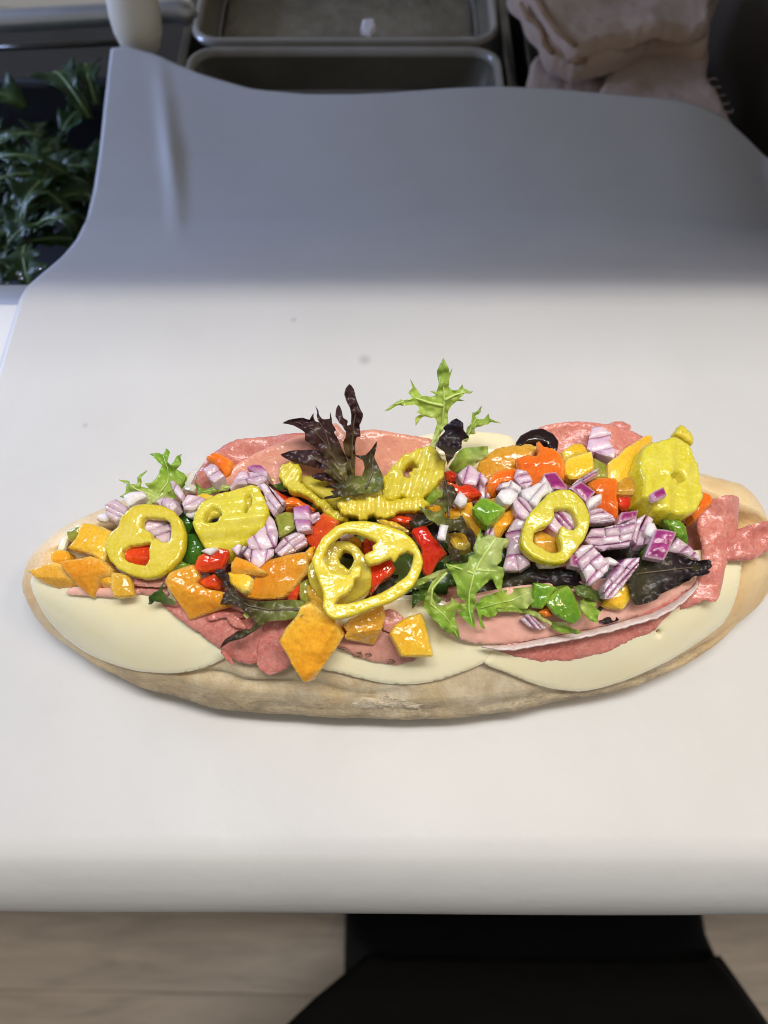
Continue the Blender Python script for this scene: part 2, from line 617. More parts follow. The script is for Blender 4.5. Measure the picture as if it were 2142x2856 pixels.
    m.bump(m.math('MULTIPLY', st, m.math('SUBTRACT', 1.0, m.attr('tint'), True)), .16, .002)
    pore = m.math('SUBTRACT', 1.0, m.math('MULTIPLY', m.voro(170), 4.5), True)
    m.bump(pore, -.15, .0006)
    M['bread'] = m.m
    m = NT('bread_crumb')
    c = m.ramp(m.noise(260, 5, .7), [(0.3, (.50, .40, .27)), (0.7, (.70, .62, .47))])
    m.base(c); m.set(Roughness=.8); m.bump(m.noise(500, 4), .8, .002)
    M['crumb'] = m.m
    # cheese
    m = NT('provolone')
    c = m.ramp(m.noise(38, 3, .5), [(0.3, (.95, .83, .53)), (0.7, (.97, .885, .63))])
    m.base(c)
    m.set(Roughness=m.math('ADD', m.math('MULTIPLY', m.noise(120, 3), .15), .16), IOR=1.45, Coat_Weight=.6, Coat_Roughness=.13)
    m.sss(.3, (.006, .004, .002))
    m.bump(m.noise(600, 3), .10, .0005)
    pits = m.math('SUBTRACT', 1.0, m.math('MULTIPLY', m.voro(55), 26), True)
    m.bump(pits, -.25, .001)
    M['cheese'] = m.m
    # cured meats
    def meat(name, a, b, fat, fs, famt, rough=.3, bs=.5):
        m = NT(name)
        c = m.ramp(m.noise(70, 6, .75, dist=.6), [(0.30, a), (0.70, b)])
        n2 = m.noise(fs, 4, .65, dist=.8)
        c = m.mix(m.math('MULTIPLY', m.math('SUBTRACT', n2, .54, True), famt, True), c, fat)
        c = m.mix(m.math('MULTIPLY', m.math('SUBTRACT', .46, n2, True), famt * 1.1, True), c, tuple(v * .66 for v in a))
        st = m.noise(260, 4, .7, vec=m.mapping((.4, 1.3, 1)), dist=1.0)
        c = m.mix(m.math('MULTIPLY', m.math('SUBTRACT', st, .58, True), famt * .8, True), c, fat)
        m.base(m.hue_var(c, .008, .12))
        m.set(Roughness=m.math('ADD', m.math('MULTIPLY', m.noise(250, 2), .25), rough - .14), IOR=1.45, Coat_Weight=.1, Coat_Roughness=.15)
        m.sss(.15, (.004, .0016, .001))
        m.bump(m.noise(620, 2, .5), bs, .0008)
        m.bump(m.noise(140, 3), .12, .003)
        return m.m
    M['salami'] = meat('salami', (.55, .15, .12), (.70, .29, .235), (.86, .56, .48), 560, 2.6, .26, .35)
    M['mortadella'] = meat('mortadella', (.78, .40, .31), (.84, .50, .40), (.92, .70, .61), 300, .8, .32, .15)
    M['hamback'] = meat('cooked_ham', (.66, .25, .185), (.76, .36, .27), (.88, .57, .46), 420, 1.2, .22, .3)
    M['roast'] = meat('peppered_ham', (.54, .22, .17), (.68, .34, .27), (.82, .54, .45), 420, 1.6, .3, .3)
    m = NT('ham_rind')
    c = m.ramp(m.noise(300, 4, .7), [(0.35, (.62, .47, .44)), (0.7, (.80, .68, .66))])
    m.base(c); m.set(Roughness=.4); m.bump(m.noise(500, 3), .4, .001); m.sss(.2, (.004, .002, .001))
    M['rind'] = m.m
    m = NT('pepper_crust')
    c = m.ramp(m.noise(420, 4, .7), [(0.38, (.10, .055, .035)), (0.6, (.40, .19, .13))])
    m.base(c); m.set(Roughness=.5); m.bump(m.noise(600, 3), .8, .001)
    M['crust'] = m.m
    # diced peppers
    M['orange'] = pepper('orange_pepper', (.84, .31, .010), (.90, .43, .025), (.95, .60, .13), .016)
    M['amber'] = pepper('amber_pepper', (.70, .34, .020), (.82, .46, .05), (.92, .64, .19), .014)
    M['yellow'] = pepper('yellow_pepper', (.86, .47, .018), (.92, .59, .04), (.96, .74, .19), .012)
    M['red'] = pepper('red_pepper', (.68, .035, .010), (.82, .075, .014), (.90, .18, .04), .014, .16)
    M['scarlet'] = pepper('scarlet_pepper', (.84, .11, .012), (.92, .19, .018), (.95, .32, .05), .01, .16)
    M['green'] = pepper('green_pepper', (.10, .25, .012), (.20, .38, .028), (.38, .55, .08), .012, .18)
    M['dkgreen'] = pepper('dark_green_pepper', (.028, .10, .010), (.055, .17, .015), (.11, .26, .03), .012, .16)
    M['olivegreen'] = pepper('dull_green_pepper', (.24, .26, .03), (.36, .37, .06), (.50, .50, .14), .012, .22)
    # pickled banana pepper: tint 1 at the skin, 0 in the flesh
    m = NT('pickled_pepper')
    flesh = m.ramp(m.noise(170, 4, .6), [(0.3, (.72, .60, .03)), (0.7, (.83, .72, .11))])
    skin = m.ramp(m.noise(90, 3), [(0.3, (.64, .54, .012)), (0.7, (.74, .62, .02))])
    g = m.noise(1000, 3, .6)
    c = m.mix(m.attr('tint'), flesh, skin)
    c = m.mix(m.math('MULTIPLY', m.math('SUBTRACT', g, .5, True), 1.6, True), c, (.96, .89, .36))
    c = m.mix(m.math('MULTIPLY', m.math('SUBTRACT', .46, g, True), 2.0, True), c, (.62, .44, .006))
    m.base(m.hue_var(c, .016, .22))
    m.set(Roughness=m.math('ADD', m.math('MULTIPLY', m.noise(400, 2), .18), .04), IOR=1.42, Coat_Weight=.35, Coat_Roughness=.05)
    m.sss(.3, (.003, .0024, .0006))
    m.bump(m.noise(700, 1, .5), .32, .0006)
    m.bump(m.noise(160, 2), .08, .0015)
    m.set(Transmission_Weight=.05)
    M['banana'] = m.m
    m = NT('pickled_pepper_dim')
    flesh = m.ramp(m.noise(170, 4, .6), [(0.3, (.72, .58, .03)), (0.7, (.84, .72, .13))])
    m.base(flesh)
    m.set(Roughness=m.math('ADD', m.math('MULTIPLY', m.noise(400, 2), .18), .04), IOR=1.42, Coat_Weight=.35, Coat_Roughness=.05)
    m.sss(.3, (.003, .0024, .0006))
    m.bump(m.noise(700, 1, .5), .32, .0006)
    m.set(Transmission_Weight=.2)
    M['banana2'] = m.m
    # red onion: tint 1 on the purple skin of each layer
    m = NT('red_onion')
    flesh = m.ramp(m.noise(160, 4, .6), [(0.3, (.76, .55, .64)), (0.7, (.90, .78, .82))])
    purple = m.ramp(m.noise(140, 4), [(0.3, (.33, .05, .22)), (0.7, (.50, .16, .37))])
    streak = m.noise(420, 3, .6, vec=m.mapping((.35, 1.6, 1.6)))
    t = m.math('ADD', m.attr('tint'), m.math('MULTIPLY', m.math('SUBTRACT', streak, .42), .55), True)
    m.base(m.hue_var(m.mix(t, flesh, purple), .02, .34))
    m.set(Roughness=m.math('ADD', m.math('MULTIPLY', m.noise(400, 2), .25), .18), IOR=1.4, Coat_Weight=.5, Coat_Roughness=.05)
    m.sss(.4, (.004, .002, .002))
    m.bump(m.noise(620, 1, .5), .35, .0005)
    m.set(Transmission_Weight=.08)
    M['onion'] = m.m
    m = NT('white_onion')
    flesh = m.ramp(m.noise(160, 4, .6), [(0.3, (.80, .74, .75)), (0.7, (.90, .87, .86))])
    t = m.math('MULTIPLY', m.attr('tint'), .55)
    m.base(m.mix(t, flesh, (.45, .22, .32)))
    m.set(Roughness=.28, IOR=1.4, Coat_Weight=.2)
    m.sss(.5, (.005, .004, .004))
    m.bump(m.noise(600, 3, .6), .4, .0008)
    M['onionw'] = m.m
    m = NT('onion_skin')
    c = m.ramp(m.noise(260, 4, .6, vec=m.mapping((.4, 1.6, 1))), [(0.3, (.20, .012, .10)), (0.6, (.36, .035, .20)), (0.8, (.50, .12, .32))])
    t = m.attr('tint')
    m.base(m.mix(t, c, (.66, .44, .54)))
    m.set(Roughness=.24, IOR=1.42, Coat_Weight=.3, Coat_Roughness=.12)
    m.sss(.25, (.003, .001, .002))
    m.bump(m.noise(500, 3), .25, .0006)
    M['onionskin'] = m.m
    # leaves
    M['leaf_green'] = leafmat('green_frisee', (.70, .76, .30), (.48, .66, .10), (.32, .56, .06), .26, .42)
    M['leaf_light'] = leafmat('pale_frisee', (.72, .78, .32), (.56, .70, .16), (.38, .54, .085), .28, .45)
    M['leaf_red'] = leafmat('red_oak_leaf', (.20, .17, .05), (.075, .030, .030), (.045, .016, .024), .36, .15, .12)
    M['leaf_mix'] = leafmat('brown_green_leaf', (.24, .27, .06), (.10, .085, .03), (.045, .020, .022), .36, .22, .12)
    M['leaf_dark'] = leafmat('dark_leaf', (.05, .045, .02), (.022, .012, .014), (.012, .006, .012), .42, .1, .12)
    M['leaf_deep'] = leafmat('deep_green_leaf', (.22, .30, .07), (.09, .18, .022), (.04, .10, .012), .3, .3)
    M['leaf_back'] = leafmat('mizuna', (.085, .15, .035), (.04, .095, .015), (.025, .065, .010), .6, .25)
    m = NT('olive'); m.base(m.ramp(m.noise(90, 3), [(.3, (.010, .005, .006)), (.7, (.03, .012, .012))])); m.set(Roughness=.18, Coat_Weight=.4)
    M['olive'] = m.m
    # kitchen
    def metal(name, a, b, rough, metallic=1.0):
        m = NT(name)
        m.base(m.ramp(m.noise(14, 4, .6, vec=m.mapping((.3, 3, 3))), [(.3, a), (.7, b)]))
        m.set(Roughness=m.math('ADD', m.math('MULTIPLY', m.noise(30, 4), .2), rough - .1), Metallic=metallic)
        m.bump(m.noise(300, 3, .6, vec=m.mapping((.08, 2, 2))), .08, .001)
        return m.m
    M['steel'] = metal('stainless_steel', (.50, .50, .49), (.62, .62, .60), .4, .75)
    M['darksteel'] = metal('dark_steel', (.10, .10, .10), (.17, .165, .15), .34)
    m = NT('smoky_plastic')
    m.base(m.ramp(m.noise(12, 3), [(.3, (.15, .135, .10)), (.7, (.24, .215, .16))]))
    m.set(Roughness=.22, IOR=1.5, Transmission_Weight=.25)
    M['smoky'] = m.m
    m = NT('clear_rim'); m.base(m.ramp(m.noise(12, 3), [(.3, (.34, .32, .27)), (.7, (.46, .43, .37))])); m.set(Roughness=.18, IOR=1.5, Coat_Weight=.5)
    M['clearrim'] = m.m
    m = NT('pan_food'); m.base(m.ramp(m.noise(18, 5, .7), [(.3, (.18, .15, .10)), (.7, (.36, .31, .21))])); m.set(Roughness=.4); m.bump(m.noise(60, 4), .6, .006)
    M['panfood'] = m.m
    m = NT('black_plastic'); m.base(m.ramp(m.noise(20, 3), [(.3, (.010, .011, .014)), (.7, (.020, .021, .025))])); m.set(Roughness=.45)
    M['black'] = m.m
    m = NT('board_plastic'); m.base(m.ramp(m.noise(20, 4), [(.3, (.70, .71, .70)), (.7, (.78, .785, .77))])); m.set(Roughness=.5); m.bump(m.noise(200, 4), .1, .001)
    M['board'] = m.m
    m = NT('handle_plastic'); m.base(m.ramp(m.noise(25, 3), [(.3, (.80, .74, .58)), (.7, (.86, .80, .66))])); m.set(Roughness=.45); m.sss(.3, (.01, .008, .005))
    M['cream'] = m.m
    m = NT('towel_cotton')
    wv = m.node('ShaderNodeTexWave'); wv.inputs['Scale'].default_value = 420; wv.inputs['Distortion'].default_value = 1.5
    m.lk(m.tc.outputs['Object'], wv.inputs['Vector'])
    c = m.ramp(m.noise(22, 5, .7), [(.3, (.50, .36, .28)), (.7, (.62, .47, .37))])
    m.base(c); m.set(Roughness=.95, Sheen_Weight=.3); m.bump(wv.outputs['Fac'], .3, .0008); m.bump(m.noise(80, 4), .5, .004)
    M['towel'] = m.m
    m = NT('towel_hem'); m.base(m.ramp(m.noise(60, 4), [(.3, (.26, .15, .07)), (.7, (.40, .26, .15))])); m.set(Roughness=.95); m.bump(m.noise(300, 3), .6, .001)
    M['hem'] = m.m
    m = NT('brown_panel'); m.base(m.ramp(m.noise(10, 5), [(.3, (.045, .032, .024)), (.7, (.075, .055, .042))])); m.set(Roughness=.6)
    M['panel'] = m.m
    m = NT('wood_plank')
    g = m.noise(5.5, 6, .65, vec=m.mapping((.6, 6, 6)), dist=1.2)
    c = m.ramp(g, [(.25, (.28, .26, .235)), (.45, (.41, .375, .335)), (.62, (.49, .45, .40)), (.8, (.55, .505, .445))])
    kn = m.math('MULTIPLY', m.math('SUBTRACT', m.noise(7, 4, .6, vec=m.mapping((.8, 3, 3))), .58, True), 3.0, True)
    c = m.mix(m.math('MULTIPLY', kn, .5), c, (.12, .105, .09))
    warm = m.mix(m.rand(), (1.06, 1.0, .93), (1.1, .98, .86))
    m.base(m.mix(1.0, c, warm, 'MULTIPLY'))
    m.set(Roughness=.5); m.bump(g, .2, .002)
    M['plank'] = m.m
    def cloth(name, a, b):
        m = NT(name); m.base(m.ramp(m.noise(12, 4), [(.3, a), (.7, b)])); m.set(Roughness=.95, Specular_IOR_Level=.2); m.bump(m.noise(40, 4), .3, .004); m.bump(m.noise(1200, 2), .2, .0006)
        return m.m
    M['apron'] = cloth('apron_cloth', (.013, .0125, .0115), (.020, .019, .0175))
    M['trousers'] = cloth('trouser_cloth', (.008, .010, .013), (.012, .014, .018))
    M['water'] = None
    m = NT('water_drop'); m.base((.9, .9, .9)); m.set(Roughness=.03, IOR=1.33, Transmission_Weight=.9)
    M['water'] = m.m
    return M

M = build_mats()
# ------------------------------------------------------------------ the setting
# floor of wood-look planks far below the counter edge
FZ = -0.90
fl = box('floor', -2.2, 2.2, -2.2, 1.2, FZ - 0.05, FZ - 0.004, M['black'], bev=0)
tag(fl, kind='structure')
pl_me = None
seam = -0.298
for r in range(-5, 8):
    y0 = seam - 0.152 * r - 0.152
    off = (r * 0.47 + 0.75) % 1.2
    for k in range(4):
        x0 = -2.75 + k * 1.22 + off
        if pl_me is None:
            o = box('plank', x0, x0 + 1.2196, y0, y0 + 0.1516, FZ - 0.004, FZ, M['plank'], fl, bev=0.0005, seg=1)
            pl_me = o.data
        else:
            o = link('plank', pl_me, None, fl, (x0 + 0.6098, y0 + 0.0758, FZ - 0.004))
        o.rotation_euler.z = math.radians(0.0)
fl.rotation_euler.z = math.radians(-0.9)

# the prep table: a stainless cabinet with an open well at the back for the food pans
tb = empty('prep_table', (0, 0, -0.9))
box('cabinet', -0.75, 0.75, -0.118, 0.75, -0.88, -0.19, M['black'], tb, bev=0.004)
box('front_rail', -0.75, 0.75, -0.1285, 0.160, -0.188, -0.0262, M['steel'], tb, bev=0.003)
lg = box('ledge', -0.75, 0.75, 0.1385, 0.1635, -0.0260, -0.0140, M['steel'], tb, bev=0.0025)
box('well_wall', -0.75, -0.70, 0.1605, 0.75, -0.188, -0.02, M['darksteel'], tb, bev=0.002)
box('well_wall', -0.1655, -0.158, 0.1655, 0.75, -0.188, -0.066, M['darksteel'], tb, bev=0.002)
box('well_wall', 0.0955, 0.104, 0.1655, 0.75, -0.188, -0.064, M['darksteel'], tb, bev=0.002)
box('well_wall', 0.1135, 0.131, 0.1655, 0.75, -0.188, -0.062, M['darksteel'], tb, bev=0.003)
tag(tb, 'stainless prep table with a well of food pans behind the paper', 'table')
cb = box('cutting_board', -0.60, 0.60, -0.1235, 0.1375, -0.0160, -0.0008, M['board'], bev=0.003)
tag(cb, 'white plastic cutting board under the paper sheet', 'cutting board')

# raised lid of the prep table, above the pans: it shades them
lid = empty('table_lid', (0, 0.45, 0.32))
box('lid_panel', -0.80, 0.80, 0.1130, 0.80, 0.32, 0.332, M['steel'], lid, bev=0.003)
box('lid_rim', -0.80, 0.80, 0.1075, 0.1125, 0.312, 0.333, M['steel'], lid, bev=0.001)
tag(lid, 'raised stainless lid above the food pans', 'lid')

# wrapping paper: hangs over the front edge, lies flat, dips behind the board and rests on the pans
prof = [(-0.1405, -0.16), (-0.1425, -0.11), (-0.1440, -0.070), (-0.1448, -0.045), (-0.1446, -0.038), (-0.1436, -0.0310), (-0.1410, -0.0225), (-0.1370, -0.0145), (-0.1310, -0.0065), (-0.1240, 0.0),
        (-0.08, 0.0003), (0.0, 0.0003), (0.08, 0.0003), (0.120, 0.0003), (0.139, 0.0), (0.150, -0.0032), (0.170, -0.0130), (0.195, -0.0260), (0.220, -0.0365),
        (0.245, -0.0425), (0.270, -0.0425), (0.300, -0.0385), (0.335, -0.0300), (0.384, -0.0190), (0.42, -0.0110)]
PY = [p[0] for p in prof]
arc = [0.0]
for a, b in zip(prof, prof[1:]):
    arc.append(arc[-1] + math.hypot(a[0] - b[0], a[1] - b[1]))
PYs = [p[0] for p in prof]; PZs = [p[1] for p in prof]
top_px = [(308, 138), (360, 128), (430, 145), (560, 195), (700, 235), (850, 255), (1000, 264), (1100, 265), (1250, 258), (1400, 254), (1550, 258), (1750, 266),
          (1880, 270), (1960, 278), (2040, 310), (2100, 352), (2150, 392), (2230, 450), (2350, 540), (2500, 660)]
def on_profile(p):
    d = ray(p)
    lo, hi = 0.15, 0.42
    for _ in range(40):
        y = (lo + hi) / 2
        q = CAM + d * ((y - CAM.y) / d.y)
        if q.z > interp(y, PYs, PZs): lo = y
        else: hi = y
    return q
tp = [on_profile(p) for p in top_px]
TX = [p.x for p in tp]; TY = [p.y for p in tp]
def paper_end(x):
    y = interp(x, TX, TY)
    return interp(y, PYs[14:], arc[14:])
nx, ns = 170, 170
X0, X1 = -0.1915, 0.335
vs, fs = [], []
sarc = np.concatenate([np.linspace(0, arc[9], 50)[:-1], np.linspace(arc[9], arc[14], 40)[:-1]])
for i in range(nx + 1):
    x = X0 + (X1 - X0) * i / nx
    e = paper_end(x)
    ss = np.concatenate([sarc, np.linspace(arc[14], e, ns - len(sarc) + 1)])
    for s in ss:
        y = interp(s, arc, PYs); z = interp(s, arc, PZs)
        back = max(0.0, min(1.0, (y - 0.145) / 0.10))
        front = max(0.0, min(1.0, (-0.118 - y) / 0.02))
        z += 0.0040 * back * math.exp(-((x + 0.136 + (y - 0.26) * 0.18) / 0.0045) ** 2) * max(0, 1 - abs((y - 0.30) / 0.09))
        z += back * 0.004 * noise.noise(Vector((x * 7, y * 6, 1.3))) + back * 0.003 * math.sin(x * 17 + 0.6)
        z += 0.00045 * noise.noise(Vector((x * 28, y * 28, 4.0))) * (1 - front) if y < 0.14 else 0
        y2 = y + front * (0.0012 * noise.noise(Vector((x * 9, 2.0, 0))) - 0.0009 * (x / 0.2))
        rc = max(0.0, (x - 0.19) / 0.07) * back
        z -= 0.008 * min(1.0, rc) ** 2
        vs.append((x, y2, max(z, -0.2) + 0.0006))
nr = len(ss)
for i in range(nx):
    for j in range(nr - 1):
        a = i * nr + j
        fs.append((a, a + 1, a + nr + 1, a + nr))
me = bpy.data.meshes.new('paper_sheet')
me.from_pydata(vs, [], fs)
sub = me
for p in me.polygons: p.use_smooth = True
pp = link('paper_sheet', me, M['paper'])
sm = pp.modifiers.new('smooth', 'SMOOTH'); sm.factor = 0.5; sm.iterations = 3
so = pp.modifiers.new('thickness', 'SOLIDIFY'); so.thickness = 0.00022; so.offset = -1
tag(pp, 'white wrapping paper sheet spread under the sandwich and over the counter edge', 'paper')

# food pans
def rrect(x0, x1, y0, y1, r, n=7):
    out = []
    for cx, cy, a0 in ((x1 - r, y1 - r, 0), (x0 + r, y1 - r, 90), (x0 + r, y0 + r, 180), (x1 - r, y0 + r, 270)):
        for k in range(n + 1):
            a = math.radians(a0 + 90 * k / n)
            out.append((cx + r * math.cos(a), cy + r * math.sin(a)))
    return out

def ring_mesh(name, rings, mat, parent, P0, cap=False):
    vs, fs = [], []
    n = len(rings[0][0])
    for pts, z in rings:
        vs += [(x - P0.x, y - P0.y, z - P0.z) for x, y in pts]
    for i in range(len(rings) - 1):
        for k in range(n):
            fs.append((i * n + k, i * n + (k + 1) % n, (i + 1) * n + (k + 1) % n, (i + 1) * n + k))
    if cap:
        fs.append(tuple((len(rings) - 1) * n + k for k in range(n)))
    o = link(name, mesh_from(name, vs, fs, True, 50), mat, parent, P0)
    return o

def food_pan(x0, x1, y0, y1, z, depth, rim_mat, wall_mat, label, rim=0.0065, r=0.022, food=None):
    P0 = Vector(((x0 + x1) / 2, (y0 + y1) / 2, z - depth))
    t = empty('food_pan', P0)
    i = rim
    R = lambda g, rr: rrect(x0 + g, x1 - g, y0 + g, y1 - g, max(.004, rr))
    ring_mesh('rim', [(R(0.0008, r), z - 0.006), (R(0, r), z - 0.003), (R(0.0012, r), z - 0.0004), (R(0.003, r), z), (R(i - .0022, r - .003), z - 0.0003),
                      (R(i - .0008, r - .004), z - .0018), (R(i, r - .005), z - .005)], rim_mat, t, P0)
    ring_mesh('basin', [(R(i, r - .005), z - .005), (R(i + .0015, r), z - .02), (R(i + .004, r + .006), z - .028), (R(i + .011, r + .012), z - depth * .8),
                        (R(i + .016, r + .014), z - depth * .94), (R(i + .028, r + .01), z - depth)], wall_mat, t, P0, True)
    if food:
        q = rrect(x0 + i + .006, x1 - i - .006, y0 + i + .006, y1 - i - .006, r + .03, 9)
        q = [Vector((x, y, z - depth * .30)) for x, y in q]
        tube('inner_ridge', q + q[:2], .0011, M['clearrim'], t, seg=6, loc=P0)
        ring_mesh('pan_lining', [(R(i + .008, r + .008), z - depth * food), (R(i + .03, r), z - depth * food + .004), (R(i + .05, r - .01), z - depth * food + .002)], M['panfood'], t, P0, True)
    tag(t, label, 'food pan')
    return t
food_pan(-0.156, 0.093, 0.296, 0.458, -0.060, 0.10, M['clearrim'], M['smoky'], 'smoky clear food pan half hidden by the paper edge', food=.75)
food_pan(-0.156, 0.093, 0.461, 0.625, -0.058, 0.10, M['clearrim'], M['smoky'], 'smoky food pan holding a tan filling, behind the half hidden pan', food=.35)
food_pan(-0.50, -0.168, 0.1665, 0.424, -0.062, 0.13, M['black'], M['black'], 'black food pan holding loose salad greens', rim=.009)
a, b = at_z((-60, 62), -0.03), at_z((500, 30), -0.03)
rail = tube('pan_rail', [a + (b - a) * (k / 12) for k in range(13)] + [b + Vector((.006, -.001, -.002)), b + Vector((.009, -.002, -.006))],
            [.0075] * 12 + [.0082, .009, .006], M['steel'], seg=14)
tag(rail, 'round steel rail with a blunt end behind the greens pan', 'rail')
a, b = at_z((-60, 137), -0.047), at_z((330, 118), -0.047)
tag(tube('adapter_bar', [a, a.lerp(b, .5), b], .0022, M['darksteel'], seg=10), 'thin steel bar crossing the far rim of the greens pan', 'bar')

# cream utensil handle leaning behind the paper's raised corner
hp = at_z((392, 128), -0.030)
vs, fs = [], []
dirv = Vector((0.02, 0.34, 0.93)).normalized()
sx = Vector((1, 0, 0)); sy = dirv.cross(sx).normalized(); sx = sy.cross(dirv).normalized()
prf = [(-.008, 0.0), (-.0072, .0055), (-.0045, .0105), (0, .0142), (.008, .0172), (.018, .0184), (.030, .0180), (.045, .0168), (.07, .0155), (.12, .015), (.15, .0145), (.158, .011), (.161, .005)]
for h, r in prf:
    for k in range(20):
        w = 2 * math.pi * k / 20
        vs.append(dirv * h + sx * (r * 1.0 * math.cos(w)) + sy * (r * .72 * math.sin(w)))
for i in range(len(prf) - 1):
    for k in range(20):
        fs.append((i * 20 + k, i * 20 + (k + 1) % 20, (i + 1) * 20 + (k + 1) % 20, (i + 1) * 20 + k))
fs.append(tuple((len(prf) - 1) * 20 + k for k in range(20)))
hd = link('utensil_handle', mesh_from('utensil_handle', vs, fs), M['cream'], None, hp)
tag(hd, 'rounded cream plastic handle standing behind the paper corner', 'handle')

# folded kitchen towels
def cloth_piece(name, pts, z, thick, mat, parent=None, wave=.004, rnd=.005, crop='T', step=9):
    poly = px(crop, pts)
    lay = Lay(poly, 0, z=z, n=(0, 0, 1), wave=wave, wscale=22)
    return slab(name, [poly], lay, thick, mat, parent, step=step, smooth=.8, rnd=rnd, rough=.0012, rscale=60, sharp=70, edge_noise=3)
tl = empty('kitchen_towel', at_z((1800, 180), -0.06))
cloth_piece('fold', [(262, 700), (285, 330), (420, 320), (560, 360), (700, 350), (690, 700)], -.055, .012, M['towel'], tl)
cloth_piece('fold', [(680, 700), (720, 420), (830, 300), (960, 240), (1310, 235), (1312, 420), (1370, 540), (1440, 660), (1440, 760)], -.044, .016, M['towel'], tl)
for k in range(5):
    p = at_z(px('T', [(1335 + 22 * k, 470 + 45 * k)])[0], -.045)
    tube('loose_thread', [p - Vector((.004, 0, 0)), p + Vector((.002, .001 - .001 * k, .001)), p + Vector((.004, .0005 * k, .0))], .0004, M['towel'], tl)
tag(tl, 'beige cotton towel with frayed edge, lower of the two folded towels', 'towel')
tu = empty('kitchen_towel', at_z((1800, 40), -0.03))
cloth_piece('fold', [(205, -160), (240, 40), (285, 140), (330, 190), (350, 260), (400, 325), (470, 350), (560, 372), (720, 340), (880, 262), (980, 215), (1150, 205), (1312, 238), (1330, 120), (1325, -160)], -.030, .014, M['towel'], tu)
cloth_piece('fold', [(300, -160), (345, 60), (420, 170), (540, 270), (700, 222), (900, 175), (1100, 150), (1312, 128), (1328, 0), (1325, -160)], -.019, .010, M['towel'], tu)
def hem(pts, z):
    P = [at_z(q, z) for q in px('T', pts)]
    tube('hem', P, .0017, M['hem'], tu, seg=8)
hem([(215, 20), (260, 110), (300, 130), (335, 175), (352, 260), (400, 310)], -.0275)
hem([(300, -20), (350, 70), (425, 180), (535, 268)], -.0172)
hem([(500, 352), (560, 360), (600, 352)], -.0285)
tag(tu, 'folded beige cotton towel with brown hem, upper of the two towels', 'towel')
pn = box('side_panel', 0.292, 0.40, 0.17, 0.80, -0.188, 0.02, M['panel'], bev=.004)
tag(pn, 'dark brown panel beside the folded towels', 'panel')
bit = None

# person in black at the counter, seen below the waist only
per = []
def prow(row, z, xl, xr, back):
    p, q = at_z((xl, row), z), at_z((xr, row), z)
    return (z, p.x, q.x, p.y, back)
secs = [prow(2440, -.899, 965, 1940, -.44), prow(2520, -.86, 968, 1950, -.44), prow(2562, -.82, 972, 1962, -.44), prow(2600, -.78, 985, 1978, -.45), prow(2650, -.66, 1030, 2004, -.46), prow(2720, -.55, 1010, 2040, -.47),
        prow(2830, -.43, 900, 2130, -.48), prow(2960, -.33, 760, 2230, -.50), prow(3150, -.22, 600, 2300, -.52), prow(3500, -.10, 400, 2400, -.53)]
def body_rings(secs, groove=0.0, grow=0.0, n=64, e=.12):
    rings = []
    for z, xl, xr, yf, yb in secs:
        ring = []
        cx, cy = (xl + xr) / 2, (yf + yb) / 2
        hx, hy = (xr - xl) / 2 + grow, (yf - yb) / 2 + grow
        for k in range(n):
            w = 2 * math.pi * k / n
            c, s = math.cos(w), math.sin(w)
            x = cx + hx * math.copysign(abs(c) ** e, c)
            y = cy + hy * math.copysign(abs(s) ** e, s)
            y -= math.copysign(1, s) * groove * math.exp(-((x - cx) / .035) ** 2) * min(1, max(0, (-.35 - z) / .2))
            y += .004 * noise.noise(Vector((x * 14, z * 6, 3)))
            ring.append((x, y))
        rings.append((ring, z))
    return rings
ps = ring_mesh('person', body_rings(secs, 0), M['trousers'], None, Vector((0.2, -0.33, -0.9)), True)
bm = bmesh.new(); bm.from_mesh(ps.data); bmesh.ops.holes_fill(bm, edges=[e for e in bm.edges if e.is_boundary], sides=0); bm.to_mesh(ps.data); bm.free()
asecs = [prow(2662, -.64, 1024, 2006, -.46), prow(2690, -.59, 985, 2026, -.47), prow(2735, -.52, 930, 2062, -.48), prow(2790, -.46, 868, 2102, -.49), prow(2856, -.40, 795, 2150, -.50), prow(2960, -.32, 690, 2250, -.51), prow(3150, -.21, 540, 2330, -.53), prow(3500, -.09, 330, 2440, -.54)]
rings = body_rings(asecs, 0, .003, e=.08)
half = []
for ring, z in rings:
    k0 = [q for q in range(64) if 0 <= q <= 32]
    half.append(([ring[q] for q in k0], z))
vs, fs = [], []
P0 = Vector((0.17, -0.26, -0.66))
for ring, z in half:
    for i, (x, y) in enumerate(ring):
        y += .006 * math.sin(i * .9 + z * 5) * max(0, (-.25 - z))
        vs.append((x - P0.x, y - P0.y, z - P0.z))
for r in range(len(half) - 1):
    for k in range(32):
        fs.append((r * 33 + k, r * 33 + k + 1, (r + 1) * 33 + k + 1, (r + 1) * 33 + k))
ap = link('apron', mesh_from('apron', vs, fs), M['apron'], ps, P0)
so = ap.modifiers.new('thickness', 'SOLIDIFY'); so.thickness = .002
tag(ps, 'person standing at the counter in a long black apron and black trousers', 'person')

